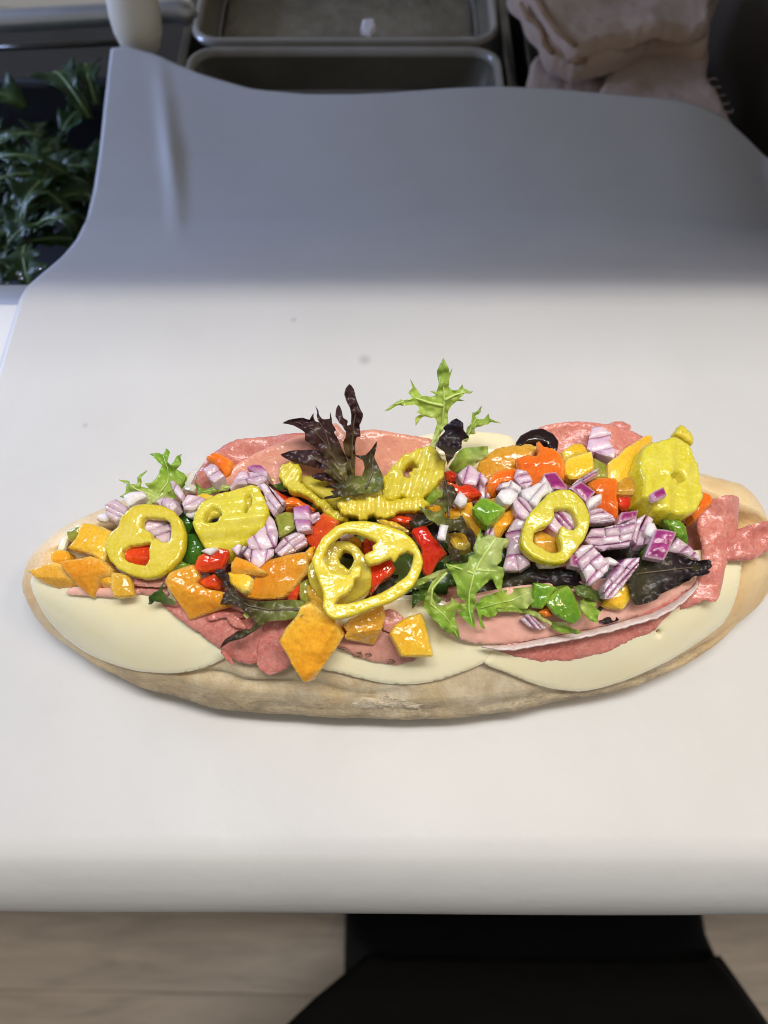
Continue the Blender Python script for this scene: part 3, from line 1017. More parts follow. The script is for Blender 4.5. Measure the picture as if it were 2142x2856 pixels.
# salad greens in the black pan
def mizuna(i, p, z, length, ang, droop):
    """one feathery leaf: midrib with toothed lobes"""
    P = at_z(p, z)
    L = length
    n = 9
    lobes = []
    rng = random.Random(i * 13 + 5)
    left, right = [], []
    for k in range(n + 1):
        t = k / n
        w = L * (.03 + .15 * math.sin(math.pi * min(1, t * .9 + .08)) * (1.3 if k % 2 else .4)) * rng.uniform(.6, 1.3)
        lean = L * .07 * (1 if k % 2 else -.3)
        left.append((t * L + lean, w)); right.append((t * L + lean * rng.uniform(.6, 1.2), -w * rng.uniform(.7, 1.2)))
    poly = [(0, L * .02)] + left + [(L * 1.08, 0)] + right[::-1] + [(0, -L * .02)]
    ca, sa = math.cos(ang), math.sin(ang)
    loops = [resample([(x * 10000, y * 10000) for x, y in poly], L * 10000 / 26, .3)]
    pts, T = triangulate(loops, L * 10000 / 24)
    vs, ta = [], []
    for x, y in pts:
        x /= 10000; y /= 10000
        zz = L * droop * (x / L) * (1 - x / L) * 2.2 - L * .18 * (x / L) ** 2 + .9 * abs(y) * .35 + .004 * noise.noise(Vector((x * 90, y * 90, i * 3.3)))
        wx = x * ca - y * sa
        if P.x + wx > -.197: wx = -.197 - P.x; zz = min(zz, -.066 - P.z)
        vs.append((wx, x * sa + y * ca, zz))
        ta.append(min(1, abs(y) / (L * .08)))
    me = mesh_from('salad_leaf', vs, T, True, None, {'tint': ta})
    root = link('salad_leaf', me, M['leaf_back'], None, P)
    so = root.modifiers.new('thickness', 'SOLIDIFY'); so.thickness = .0004
    mid = []
    for k in range(8):
        x = L * k / 7.5
        mid.append(Vector((x * ca, x * sa, L * droop * (x / L) * (1 - x / L) * 2.2 - L * .18 * (x / L) ** 2 + .0006)) + P)
    for q in mid: q.x = min(q.x, -.199)
    tube('midrib', mid, [.0010 * (1 - k / 9) + .0002 for k in range(8)], M['leaf_rib'], root, seg=6, loc=P)
    return root
m = NT('leaf_rib'); m.base(m.ramp(m.noise(80, 3), [(.3, (.14, .22, .07)), (.7, (.22, .30, .12))])); m.set(Roughness=.4)
M['leaf_rib'] = m.m
sp = [((70, 300), -.045, .085, 2.9, .3, 'long stemmed salad leaf highest in the black pan'), ((250, 330), -.042, .075, 2.2, .35, 'broad green salad leaf beside the paper edge in the black pan'),
      ((270, 290), -.040, .06, 1.9, .3, 'salad leaf pointing up at the top of the greens heap'), ((150, 420), -.048, .06, 4.4, .3, 'curled bright green salad leaf in the middle of the black pan')]
for i, (p, z, L, a, d, lb) in enumerate(sp):
    tag(mizuna(i, p, z, L, a, d), lb, 'salad leaf', 'loose greens in the black pan')
rg = random.Random(4)
for i in range(46):
    p = (rg.uniform(-60, 280) , rg.uniform(380, 720))
    if p[0] > 290 - max(0, (p[1] - 480)) * .85: p = (p[0] - 160, p[1])
    tag(mizuna(10 + i, p, -.10 + .055 * rg.random() + (.02 if p[1] < 520 else 0) * rg.random(), rg.uniform(.04, .07), rg.uniform(0, 6.28), rg.uniform(.1, .5)),
        'dark green salad leaf tangled low in the black pan', 'salad leaf', 'loose greens in the black pan')
# drops on the ledge
for i, (p, r) in enumerate([((52, 762), .0016), ((58, 775), .0011), ((108, 748), .0013), ((20, 790), .0007)]):
    P = at_z(p, -.014)
    bm = bmesh.new(); bmesh.ops.create_icosphere(bm, subdivisions=2, radius=r)
    for v in bm.verts: v.co.z *= .55; v.co.x *= 1 + .2 * i * .3
    me = bpy.data.meshes.new('water_drop'); bm.to_mesh(me); bm.free()
    for q in me.polygons: q.use_smooth = True
    tag(link('water_drop', me, M['water'], None, P), ['largest water drop on the steel ledge', 'small water drop touching the largest one on the ledge', 'water drop on the ledge nearest the paper', 'tiny water drop on the ledge far from the paper'][i], 'water drop', 'drops on the ledge')
# ------------------------------------------------------------------ the bread roll
def smooth01(t):
    t = max(0.0, min(1.0, t)); return t * t * (3 - 2 * t)
def section(x):
    c = (x - (XL + XR) / 2) / ((XR - XL) / 2)
    h = tip_scale(c)
    yf, yb = yfront(x), yback(x)
    ym, hw = (yf + yb) / 2, (yb - yf) / 2
    f = lambda z: 0.014 + (z - 0.014) * h
    if c < 0: cw, cav = .58 - .40 * smooth01((-c - .62) / .28), 1 - smooth01((-c - .72) / .18)
    else: cw, cav = .58 - .44 * smooth01((c - .66) / .30), 1 - .75 * smooth01((c - .80) / .2)
    out = []
    lower = [(0, .0012), (-.3, .0012), (-.5, .0012), (-.66, .0014), (-.79, .0034), (-.89, .0068), (-.955, .0104), (-.988, .0132), (-1.0, .0154)]
    for sgn in (1, -1):
        side = [(u * sgn, ym + u * sgn * hw, f(z)) for u, z in lower]
        for k in range(27):
            u = (-.975 + (.975 - cw) * k / 26) * sgn
            y = ym + u * hw
            side.append((u, y, surf(x, y) - .0012))
        zt = side[-1][2]
        for q, k in ((.90, .80), (.80, .58), (.62, .42), (.34, .34), (0, .32)):
            u = -cw * q * sgn
            zc = max(f(.008), .008 + (zt - .008) * k)
            y = ym + u * hw
            zs = surf(x, y) - .0012
            side.append((u, y, zs + (zc - zs) * cav))
        out.append(side)
    front, back = out
    return front + back[::-1][1:-1]
NXB = 260
vs, fs, ta, tl_ = [], [], [], []
P0 = Vector((0, -0.02, 0.0))
nsec = None
for i in range(NXB + 1):
    w = i / NXB
    x = XL + (XR - XL) * (0.5 - 0.5 * math.cos(math.pi * w) * (0.55 + 0.45 * abs(math.cos(math.pi * w))) / 1.0)
    sec = section(x)
    nsec = len(sec)
    c = (x - (XL + XR) / 2) / ((XR - XL) / 2)
    for (u, y, z) in sec:
        au = abs(u)
        nrm = Vector((0, u, .6 if z > .0157 else -.4)).normalized()
        d = 0.0
        if z > .003 and au > .6:
            d += .0011 * fbm((x, y, z), 34, 2) + .0003 * fbm((x, y, z), 170, 3)
            if u < 0:
                uc = -.865 - .025 * math.sin(x * 43 + 1) + .035 * noise.noise(Vector((x * 55, 0, 0)))
                amt = max(0, 1 - ((x + .055) / .075) ** 2)
                d -= .0030 * amt * (.55 + .9 * abs(noise.noise(Vector((x * 38, 7, 0))))) * math.exp(-((u - uc) / .022) ** 2)
                d += .0005 * amt * math.exp(-((u - uc - .05) / .03) ** 2)
                d -= .0016 * math.exp(-((u + .955) / .018) ** 2) * max(0, min(1, (x + .02) / .05)) * (.5 + fbm((x, 0, 1), 45, 2))
        p = Vector((x, y, z)) + nrm * d
        p.z = max(p.z, .0011)
        vs.append(p - P0)
        g = max(0, (abs(c) - .55) / .3)
        if u > .3: g += .8
        if c > .4: g += .35
        tl_.append(max(0, min(1, (-u - .90) / .06)) * max(0, min(1, (.85 - abs(c)) / .2)))
        ta.append(max(0, min(1, g + .25 * fbm((x, y, z), 40, 2))))
for i in range(NXB):
    for k in range(nsec):
        fs.append((i * nsec + k, i * nsec + (k + 1) % nsec, (i + 1) * nsec + (k + 1) % nsec, (i + 1) * nsec + k))
fs.append(tuple(range(nsec))); fs.append(tuple(NXB * nsec + k for k in range(nsec)))
br = link('bread_roll', mesh_from('bread_roll', vs, fs, True, None, {'tint': ta, 'low': tl_}), M['bread'], None, P0)
tag(br, 'split golden bread roll piled with meats, cheese and vegetables', 'bread')
# torn flakes of crust along the front
for i, (cx, cy, w, h) in enumerate([(1030, 1968, 60, 14), (1095, 1960, 44, 18), (1150, 1968, 36, 12), (395, 1898, 20, 6)]):
    r = random.Random(i)
    poly = [(cx + w * math.cos(a) * r.uniform(.6, 1.15), cy + h * math.sin(a) * r.uniform(.5, 1.25)) for a in [k * math.pi / 6 for k in range(12)]]
    lay = Lay(poly, -.0004, drape=True, wave=.0005, wscale=120)
    slab('torn_flake', [poly], lay, .0012, M['crumb'], br, step=5, smooth=.2, rnd=.0004, rough=.0005, rscale=240)

# ------------------------------------------------------------------ builders for the filling
RND = random.Random(11)
def top_label(o, label, cat, group=None): return tag(o, label, cat, group)

def sheet(name, mat, crop, pts, lift, thick, label, cat, drape=True, wave=.0012, wscale=45, rough=.0003, step=9, tilt=(0, 0), edge_noise=2.0, parent=None, smooth=.7, rnd=.0006, n=None,
          bend=(0, 0), anchor=None, z=None, folds=(), rscale=350, attr=None, holes=(), group=None):
    poly = px(crop, pts)
    if anchor: anchor = px(crop, [anchor])[0]
    lay = Lay(poly, lift, tilt=tilt, drape=drape, wave=wave, wscale=wscale, n=n, bend=bend, anchor=anchor, z=z)
    for a, b, s in folds:
        lay.folds.append((px(crop, [a, b]), s))
    o = slab(name, [poly] + [px(crop, h) for h in holes], lay, thick, mat, parent, step=step, smooth=smooth, rnd=rnd, rough=rough, rscale=rscale, edge_noise=edge_noise, attr=attr)
    if parent is None: tag(o, label, cat, group)
    return o

def dice(mat, crop, pts, lift, label, thick=.0055, tilt=None, fold=True, smooth=.28, dome=.0008, rough=.0002, folds=(), step=5, name='pepper_dice', bend=(0, 0), **kw):
    poly = px(crop, pts)
    if tilt is None: tilt = (RND.uniform(-.22, .22), RND.uniform(-.3, .12))
    lay = Lay(poly, lift + .002, tilt=tilt, wave=.0005, wscale=90, bend=bend)
    if folds:
        for a, b, s in folds: lay.folds.append((px(crop, [a, b]), s))
    elif fold:
        ys = [p[1] for p in poly]; xs = [p[0] for p in poly]
        y0, y1, x0, x1 = min(ys), max(ys), min(xs), max(xs)
        yy = y0 + (y1 - y0) * RND.uniform(.55, .74); a = RND.uniform(-.42, .42) * (y1 - y0)
        lay.folds.append((((x0, yy - a / 2), (x1, yy + a / 2)), RND.uniform(.5, .95)))
    th = RND.uniform(0, 6.28); cs, sn = math.cos(th), math.sin(th)
    pr = [p[0] * cs + p[1] * sn for p in poly]; lo, hi = min(pr), max(pr)
    kw['attr'] = lambda p, d: (p[0] * cs + p[1] * sn - lo) / (hi - lo) * .55 + .5 * max(0, 1 - d / .0016)  # paler rim paints in light showing through the thin edges
    o = slab(name, [poly], lay, thick, M[mat], None, step=step, smooth=smooth, rnd=.0007, rough=rough, rscale=260, dome=dome, sharp=24, **kw)
    return tag(o, label, 'pepper', 'diced peppers on the sandwich')

def clip(poly, nx, ny, c):
    """part of the polygon where nx*x + ny*y >= c"""
    out = []
    for i in range(len(poly)):
        a, b = poly[i], poly[(i + 1) % len(poly)]
        da, db = nx * a[0] + ny * a[1] - c, nx * b[0] + ny * b[1] - c
        if da >= 0: out.append((a[0], a[1]))
        if (da >= 0) != (db >= 0):
            t = da / (da - db)
            out.append((a[0] + (b[0] - a[0]) * t, a[1] + (b[1] - a[1]) * t))
    return out

def onion(crop, pts, n, ang, lift, label, thick=.005, tilt=None, mat='onion', curve=.0, skin=.2, step=4.5):
    """a piece of red onion: n curved layers lying against each other, purple on the skin side of each"""
    poly = px(crop, pts)
    if n >= 4: n -= 1
    curve = curve * 1.6 + RND.uniform(-.0012, .0012)
    if tilt is None: tilt = (RND.uniform(-.25, .25), RND.uniform(-.3, .1))
    lay = Lay(poly, lift + .002, tilt=tilt, wave=.0005, wscale=150)
    ca, sa = math.cos(math.radians(ang)), math.sin(math.radians(ang))
    poly = [tuple(p) for p in resample(poly, 5, .12)]
    cx = sum(p[0] for p in poly) / len(poly); cy = sum(p[1] for p in poly) / len(poly)
    uv = []
    for x, y in poly:
        u, v = (x - cx) * ca + (y - cy) * sa, -(x - cx) * sa + (y - cy) * ca
        uv.append((u - curve * v * v, v))
    u0, u1 = min(p[0] for p in uv), max(p[0] for p in uv)
    cuts = [u0 + (u1 - u0) * k / n + (RND.uniform(-.3, .3) * (u1 - u0) / n if 0 < k < n else 0) for k in range(n + 1)]
    root = empty('onion_piece', lay.P0) if n > 1 else None
    made = 0
    for k in range(n):
        a, b = cuts[k], cuts[k + 1]
        g = .25 if n > 1 else 0
        q = clip(clip(uv, 1, 0, a + (g if k else 0)), -1, 0, -(b - (g if k < n - 1 else 0)))
        if len(q) < 3: continue
        v0, v1 = min(p[1] for p in q), max(p[1] for p in q)
        m_ = max(1, int(round((v1 - v0) / 52))) if n > 1 else 1
        vc = [v0 + (v1 - v0) * t / m_ + (RND.uniform(-.18, .18) * (v1 - v0) / m_ if 0 < t < m_ else 0) for t in range(m_ + 1)]
        for t_ in range(m_):
            qq = clip(clip(q, 0, 1, vc[t_] + (.3 if t_ else 0)), 0, -1, -(vc[t_ + 1] - (.3 if t_ < m_ - 1 else 0)))
            if len(qq) < 3: continue
            back = []
            du, dv = (RND.uniform(-2.2, 2.2), RND.uniform(-1.5, 1.5)) if m_ > 1 else (0, 0)
            for u, v in qq:
                u = u + curve * v * v + du
                v = v + dv
                back.append((cx + u * ca - v * sa, cy + u * sa + v * ca))
            shade = RND.uniform(.03, .42)
            def at(p, d, a=a, b=b, shade=shade, du=du):
                u, v = (p[0] - cx) * ca + (p[1] - cy) * sa, -(p[0] - cx) * sa + (p[1] - cy) * ca
                u -= curve * v * v + du
                t = (u - a) / max(1e-6, b - a)
                return min(1.0, max(0.0, 1 - t / skin) * .95 + shade * (1 - t)) if mat != 'onionskin' else max(0.0, 1 - d / .0008)
            l2 = Lay(poly, lift + .002, n=(lay.n + Vector((RND.uniform(-.1, .1), RND.uniform(-.1, .1), 0))) if n > 1 else lay.n, wave=.0005, wscale=150, seed=lay.seed)
            l2.P0 = lay.P0 + lay.n * (RND.uniform(-.0009, .0009) if n > 1 else 0)
            lo = slab('layer' if n > 1 else 'onion_piece', [back], l2, thick * RND.uniform(.9, 1.05), M[mat], root, step=step, smooth=.14, rnd=.0003, rough=.0002, rscale=400, attr=at, sharp=28, dome=.0006)
        made += 1
        if n == 1: root = lo
    return tag(root, label, 'onion', 'diced red onion on the sandwich')

def leaf(mat, crop, pts, lift, label, base=None, tip=None, n=None, tilt=(0, 0), wave=.004, wscale=45, bend=(0, 0), rib=None, smooth=.45, name='lettuce_leaf', thick=.0005, step=5, anchor=None, ribr=.0004,
         tint=None, group='salad leaves on the sandwich', drape=False, holes=(), folds=(), ribmat=None, ruffle=.0034):
    poly = px(crop, pts)
    if anchor: anchor = px(crop, [anchor])[0]
    elif base: anchor = px(crop, [base])[0]
    lay = Lay(poly, lift, tilt=tilt, n=n, wave=wave, wscale=wscale, bend=bend, anchor=anchor, drape=drape)
    for a, b, s in folds: lay.folds.append((px(crop, [a, b]), s))
    b0 = px(crop, [base])[0] if base else None
    if b0: far = max(math.dist(b0, q) for q in poly)
    def at(p, d):
        if tint is not None: return tint
        if b0 is None: return max(0.2, 1 - d / .004)
        return min(1, math.dist(p, b0) / far)
    o = slab(name, [poly] + [px(crop, h) for h in holes], lay, thick, M[mat], None, step=step, smooth=smooth, rnd=.0001, rough=.0003, rscale=250, attr=at, sharp=80, ruffle=ruffle)
    if rib:
        for rb in (rib if isinstance(rib[0][0], (tuple, list)) else [rib]):
            q = resample_open(px(crop, rb), 7)
            P = []
            for p in q:
                w, nn = lay(p); P.append(w + nn * .0002)
            k = len(P)
            tube('midrib', P, [ribr * (1 - .75 * i / k) for i in range(k)], M[ribmat or ('rib_light' if mat in ('leaf_green', 'leaf_light') else 'rib_dark')], o, seg=6, loc=lay.P0)
    return tag(o, label, 'lettuce', group)

def resample_open(pts, step):
    out = []
    for a, b in zip(pts, pts[1:]):
        L = math.dist(a, b); k = max(1, int(L / step))
        out += [(a[0] + (b[0] - a[0]) * j / k, a[1] + (b[1] - a[1]) * j / k) for j in range(k)]
    return out + [pts[-1]]

def ring(crop, outer, holes, lift, label, thick=.005, tilt=(0, 0), mat='banana', n=None, ripple=None, bend=(0, 0), rough=.0002, smooth=.5, edge_noise=1.4, name='pepper_ring', rnd=.0004, folds=(), step=5, wave=.001, anchor=None, z=None, membrane=None):
    po = px(crop, outer)
    lay = Lay(po, lift, tilt=tilt, n=n, wave=wave, wscale=70, bend=bend, anchor=px(crop, [anchor])[0] if anchor else None, z=z)
    for a, b, s in folds: lay.folds.append((px(crop, [a, b]), s))
    at = lambda dd: max(0.0, 1 - dd / .0016)
    o = slab(name, [po] + [px(crop, h) for h in holes], lay, thick, M[mat], None, step=step, smooth=smooth, rnd=rnd, rough=rough, rscale=200, attr_outer=at, ripple=ripple, edge_noise=edge_noise, sharp=60)
    if membrane:
        for mp, low in membrane:
            q = px(crop, mp)
            l2 = Lay(po, lift, n=lay.n, wave=.002, wscale=120)
            l2.P0 = lay.P0 - lay.n * low
            slab('membrane', [q], l2, .002, M['banana2'], o, step=5, smooth=.5, rnd=.0006, rough=.0005, rscale=300, edge_noise=2, attr=lambda p, d: 0.0)
    return tag(o, label, 'pepper ring', 'pickled pepper rings on the sandwich')

for nm, a, b in (('rib_light', (.50, .66, .14), (.62, .74, .24)), ('rib_dark', (.085, .060, .035), (.14, .10, .055))):
    m = NT(nm); m.base(m.ramp(m.noise(80, 3), [(.3, a), (.7, b)])); m.set(Roughness=.35, Coat_Weight=.2); M[nm] = m.m

# ------------------------------------------------------------------ cheese and meats
ch1 = sheet('cheese_slice', M['cheese'], 'L', [(196, 985), (205, 1050), (230, 1120), (300, 1250), (420, 1380), (560, 1480), (720, 1550), (900, 1600), (1080, 1615), (1200, 1610), (1340, 1580), (1450, 1530), (1487, 1497),
      (1440, 1400), (1400, 1250), (1300, 1130), (1150, 1020), (900, 930), (600, 880), (380, 880), (260, 920)], .0024, .0028, 'large pale cheese slice draped over the roll at its far-left front', 'cheese', edge_noise=.4, rough=0, wscale=18, wave=.0006, rnd=.0006, group='cheese slices')
ch3 = sheet('cheese_slice', M['cheese'], 'M', [(560, 940), (640, 975), (700, 988), (850, 1030), (1000, 1058), (1150, 1062), (1300, 1040), (1450, 985), (1560, 935), (1640, 880), (1660, 780), (1500, 640), (1200, 540), (900, 560), (650, 700), (560, 840)],
      .0020, .0028, 'half-moon of cheese under the amber dice at the roll middle', 'cheese', edge_noise=.5, rough=0, wscale=18, wave=.0006, rnd=.0006, group='cheese slices')
ch2 = sheet('cheese_slice', M['cheese'], 'R', [(190, 1400), (235, 1340), (330, 1260), (600, 1120), (900, 960), (1200, 820), (1430, 800), (1525, 850), (1522, 930), (1510, 1000), (1480, 1100), (1430, 1190), (1320, 1280), (1150, 1390), (950, 1480), (800, 1530), (680, 1550), (520, 1530), (400, 1490), (280, 1440)],
      .0036, .0028, 'widest cheese slice, draped along the right front of the roll', 'cheese', holes=[[(1086, 1232), (1096, 1222), (1110, 1228), (1113, 1245), (1104, 1258), (1090, 1252)]], edge_noise=.5, rough=0, wscale=18, wave=.0006, rnd=.0006, group='cheese slices')
sheet('cheese_slice', M['cheese'], 'C', [(1040, 560), (1150, 532), (1300, 515), (1450, 512), (1600, 520), (1720, 545), (1760, 640), (1500, 680), (1200, 680), (1050, 640)], .0015, .0024,
      'toasted cheese edge showing at the back between the ham and the salami', 'cheese', edge_noise=.8, wave=.0008, group='cheese slices', drape=False, z=.037, tilt=(0, -.1))
sheet('cheese_slice', M['cheese'], 'A', [(455, 1250), (470, 1180), (510, 1110), (560, 1040), (620, 980), (720, 940), (740, 1010), (640, 1050), (560, 1130), (520, 1250)], .0012, .002,
      'thin cheese edge behind the yellow dice at the left tip', 'cheese', edge_noise=.8, wave=.0006, group='cheese slices')
sheet('cheese_slice', M['cheese'], 'K', [(300, 560), (340, 490), (400, 420), (470, 360), (500, 420), (430, 520), (380, 600)], .002, .0022, 'pale cheese sliver beside the frilly green leaf behind the salami', 'cheese', edge_noise=.8, group='cheese slices')

# linings: slices pushed down inside the roll
sheet('ham_slice', M['roast'], 'X', [(240, 1620), (330, 1500), (520, 1400), (760, 1350), (1000, 1350), (1080, 1500), (1060, 1680), (900, 1740), (600, 1700), (380, 1680)], -.0065, .0013, 'ham slice lining the roll beneath the left toppings', 'ham', wave=.003, group='ham slices')
sheet('ham_slice', M['roast'], 'X', [(1000, 1340), (1300, 1320), (1600, 1330), (1850, 1380), (1980, 1480), (1960, 1600), (1800, 1720), (1500, 1760), (1200, 1740), (1020, 1600)], -.0065, .0013, 'ham slice lining the roll beneath the right toppings', 'ham', wave=.003, group='ham slices')

# back row
sheet('salami_slice', M['salami'], 'K', [(300, 660), (340, 560), (400, 450), (480, 360), (560, 290), (640, 235), (720, 205), (900, 185), (1080, 162), (1260, 152), (1400, 170), (1420, 320), (1300, 480), (1000, 620), (700, 700), (420, 720)], .006, .0013,
      'glossy red salami slice along the left back of the sandwich', 'salami', drape=False, anchor=(700, 480), n=(-.12, -.42, .9), bend=(-2.0, -6), wave=.003, rough=.0003, edge_noise=3, group='meat slices at the back')
sheet('ham_slice', M['hamback'], 'N', [(20, 730), (70, 650), (200, 560), (330, 500), (450, 450), (560, 430), (640, 380), (700, 375), (760, 430), (900, 408), (1050, 428), (1180, 450), (1260, 470), (1280, 560), (1150, 700), (900, 780), (600, 780), (300, 760)], .0095, .0013,
      'salmon pink ham slice standing behind the dark red leaf', 'ham', drape=False, anchor=(650, 680), n=(0, -.5, .87), bend=(-1.6, -5), wave=.004, wscale=30, edge_noise=2, group='meat slices at the back')
sheet('salami_slice', M['salami'], 'R', [(360, 250), (440, 190), (500, 160), (590, 142), (690, 134), (800, 145), (900, 160), (1000, 205), (1080, 250), (1150, 330), (1100, 420), (900, 440), (650, 420), (430, 360)], .006, .0013,
      'dark pink salami arch behind the onions at the right back', 'salami', drape=False, anchor=(750, 330), n=(.05, -.40, .9), bend=(-3.0, -8), wave=.003, rough=.0003, edge_noise=3, group='meat slices at the back')
sheet('salami_slice', M['salami'], 'R', [(820, 175), (850, 145), (900, 138), (945, 160), (940, 185), (890, 195)], .012, .002, 'small curled scrap of salami on the rim of the right back slice', 'salami', drape=False, n=(0, -.4, .9), rough=.0005, edge_noise=2)

# front row
sheet('mortadella_slice', M['mortadella'], 'R', [(-60, 1120), (40, 1060), (300, 1000), (700, 960), (1000, 940), (1240, 920), (1292, 962), (1270, 1000), (1180, 1070), (1050, 1138), (830, 1200), (500, 1265), (320, 1302), (200, 1308), (90, 1285), (10, 1250), (-50, 1190)], .0062, .0013,
      'smooth pink mortadella slice curling up under the salad leaves', 'mortadella', wave=.0015, edge_noise=2.0, group='meat slices at the front', folds=[])
rp = px('R', [(175, 1308), (320, 1304), (500, 1268), (680, 1236), (830, 1202), (950, 1168), (1050, 1140), (1120, 1106), (1180, 1072), (1230, 1034), (1275, 998), (1292, 966)])
def ribbon(name, pts, lift, height, mat, label, cat, out=(0, -1), lean=.25, thick=.0006, group=None, wob=.0004):
    q = resample_open(pts, 8)
    base = [on_surf(p, lift) for p in q]
    vs, fs = [], []
    P0 = base[len(base) // 2]
    R = 6
    for i, b in enumerate(base):
        t = (base[min(i + 1, len(base) - 1)] - base[max(0, i - 1)]).normalized()
        o = Vector((t.y, -t.x, 0)).normalized()
        if o.y > 0: o = -o
        hh = height * (1 - (2 * i / (len(base) - 1) - 1) ** 6) + .0004
        for k in range(R):
            s = k / (R - 1)
            j = .0003 * fbm(b, 500, 2) * s
            vs.append(b - P0 + Vector((0, 0, 1)) * (hh * s * (1 - .25 * s)) + o * (hh * (lean * s + .5 * s * s) + j) + Vector((0, 0, wob * noise.noise(b * 60) * s)))
    for i in range(len(base) - 1):
        for k in range(R - 1):
            fs.append((i * R + k, i * R + k + 1, (i + 1) * R + k + 1, (i + 1) * R + k))
    o = link(name, mesh_from(name, vs, fs), mat, None, P0)
    so = o.modifiers.new('thickness', 'SOLIDIFY'); so.thickness = thick; so.offset = 0
    return tag(o, label, cat, group)
ribbon('ham_slice', rp, .0065, .0030, M['rind'], 'thin pale ham edge standing up along the right front', 'ham')
sheet('salami_slice', M['salami'], 'R', [(255, 1322), (400, 1270), (600, 1230), (800, 1180), (1000, 1100), (1180, 1030), (1280, 1000), (1300, 1030), (1240, 1080), (1170, 1120), (1110, 1180), (1050, 1240), (900, 1312), (800, 1352), (650, 1385), (540, 1397), (430, 1390), (330, 1358)], .0044, .0013,
      'coarse pink salami strip lying on the right cheese slice', 'salami', wave=.001, rough=.0003, edge_noise=3.2, group='meat slices at the front')
sheet('salami_slice', M['salami'], 'H', [(240, 55), (300, 45), (420, 70), (560, 75), (690, 110), (720, 180), (700, 260), (690, 330), (640, 340), (580, 318), (520, 275), (450, 222), (360, 152), (290, 100)], .0052, .0013,
      'pink salami flap folded over the left cheese slice', 'salami', wave=.0018, rough=.0003, edge_noise=2.5, group='meat slices at the front')
sheet('salami_slice', M['salami'], 'H', [(690, 140), (760, 125), (860, 140), (900, 200), (880, 290), (840, 345), (800, 378), (745, 392), (705, 378), (685, 340), (690, 280), (705, 210)], .0062, .0013,
      'rounded salami fold beside the big orange wedge', 'salami', drape=False, tilt=(-.1, -.28), bend=(-9, -5), wave=.0012, rough=.0005, edge_noise=1.5, group='meat slices at the front')
for i, pts in enumerate([[(540, 110), (580, 100), (610, 130), (640, 170), (600, 175), (560, 150)], [(545, 285), (580, 335), (575, 345), (540, 305), (520, 280)], [(450, 120), (520, 95), (620, 100), (630, 125), (540, 125), (470, 140)]]):
    sheet('salami_scrap', M['salami'], 'H', pts, .008, .0016, ['curled salami shred beside the brown leaf', 'salami shred hanging off the left cheese tip', 'salami shred under the large orange strip'][i], 'salami', rough=.0005, edge_noise=2, step=5)
pp_ = sheet('ham_slice', M['roast'], 'D', [(600, 1420), (640, 1330), (760, 1250), (1000, 1240), (1120, 1280), (1230, 1400), (1390, 1480), (1370, 1520), (1330, 1555), (1230, 1580), (1100, 1582), (950, 1552), (800, 1490), (690, 1445)], .0042, .0013,
      'peppered ham slice between the amber and yellow dice', 'ham', wave=.001, edge_noise=1.8, group='meat slices at the front')
for pts, mt in (([(760, 1470), (790, 1450), (850, 1445), (880, 1480), (860, 1510), (790, 1505)], 'crust'), ([(870, 1470), (930, 1465), (950, 1500), (900, 1510)], 'crust'), ([(1090, 1530), (1150, 1530), (1170, 1560), (1110, 1570)], 'crust'), ([(640, 1400), (720, 1420), (760, 1460), (740, 1466), (650, 1430)], 'crust')):
    sheet('peppercorn_crust', M[mt], 'D', pts, .0048, .0012, None, None, parent=pp_, rough=.0003, edge_noise=2.5, step=4, wave=.0005)
sheet('ham_slice', M['mortadella'], 'A', [(540, 1760), (570, 1715), (650, 1690), (900, 1700), (1120, 1690), (1400, 1700), (1420, 1760), (1250, 1815), (1000, 1812), (760, 1800), (620, 1780)], .005, .002,
      'narrow pink ham edge under the orange dice on the left cheese slice', 'ham', wave=.001, group='meat slices at the front')
sheet('ham_slice', M['roast'], 'A', [(1280, 1600), (1400, 1585), (1560, 1590), (1680, 1600), (1690, 1680), (1560, 1690), (1400, 1680), (1300, 1670)], .007, .003, 'browned ham edge under the left pickled ring', 'ham', wave=.001, rough=.0008, group='meat slices at the front')
sheet('ham_slice', M['roast'], 'A', [(1300, 1690), (1480, 1690), (1700, 1720), (1720, 1790), (1540, 1790), (1380, 1760)], .005, .002, 'folded ham layer below the browned ham edge', 'ham', wave=.001, rough=.0006, group='meat slices at the front')
sheet('ham_slice', M['roast'], 'D', [(1000, 1100), (1120, 1060), (1200, 1090), (1250, 1160), (1180, 1280), (1090, 1270), (1020, 1200)], .006, .002, 'ham fold behind the yellow square dice at the roll middle', 'ham', wave=.0015, rough=.0008, group='meat slices at the front')

# right end
sheet('salami_slice', M['salami'], 'S', [(1000, 480), (1090, 440), (1200, 410), (1260, 395), (1365, 400), (1378, 450), (1370, 560), (1345, 700), (1300, 780), (1255, 860), (1240, 960), (1190, 1060), (1180, 1180), (1150, 1290), (1080, 1360), (1010, 1340), (900, 1390), (760, 1430),
      (740, 1400), (860, 1300), (940, 1160), (980, 1040), (985, 900), (960, 780), (945, 650), (960, 550)], .0085, .0013, 'upright folded salami slice at the right end of the sandwich', 'salami', drape=False, anchor=(1150, 900), tilt=(-.25, -.2), bend=(-16, -1), wave=.003, wscale=60, rough=.0003, edge_noise=1.5,
      folds=[((1120, 1400), (1180, 380), .5)], group='meat slices at the right end')
sheet('salami_slice', M['salami'], 'S', [(1170, 900), (1240, 800), (1330, 700), (1470, 660), (1600, 630), (1720, 620), (1740, 830), (1600, 900), (1500, 950), (1400, 985), (1310, 995), (1190, 985)], .0075, .003, 'crumpled salami tucked in the slit at the right tip', 'salami', drape=False, tilt=(.1, -.15), wave=.005, wscale=90, rough=.0007, rscale=200, edge_noise=2.5, group='meat slices at the right end')
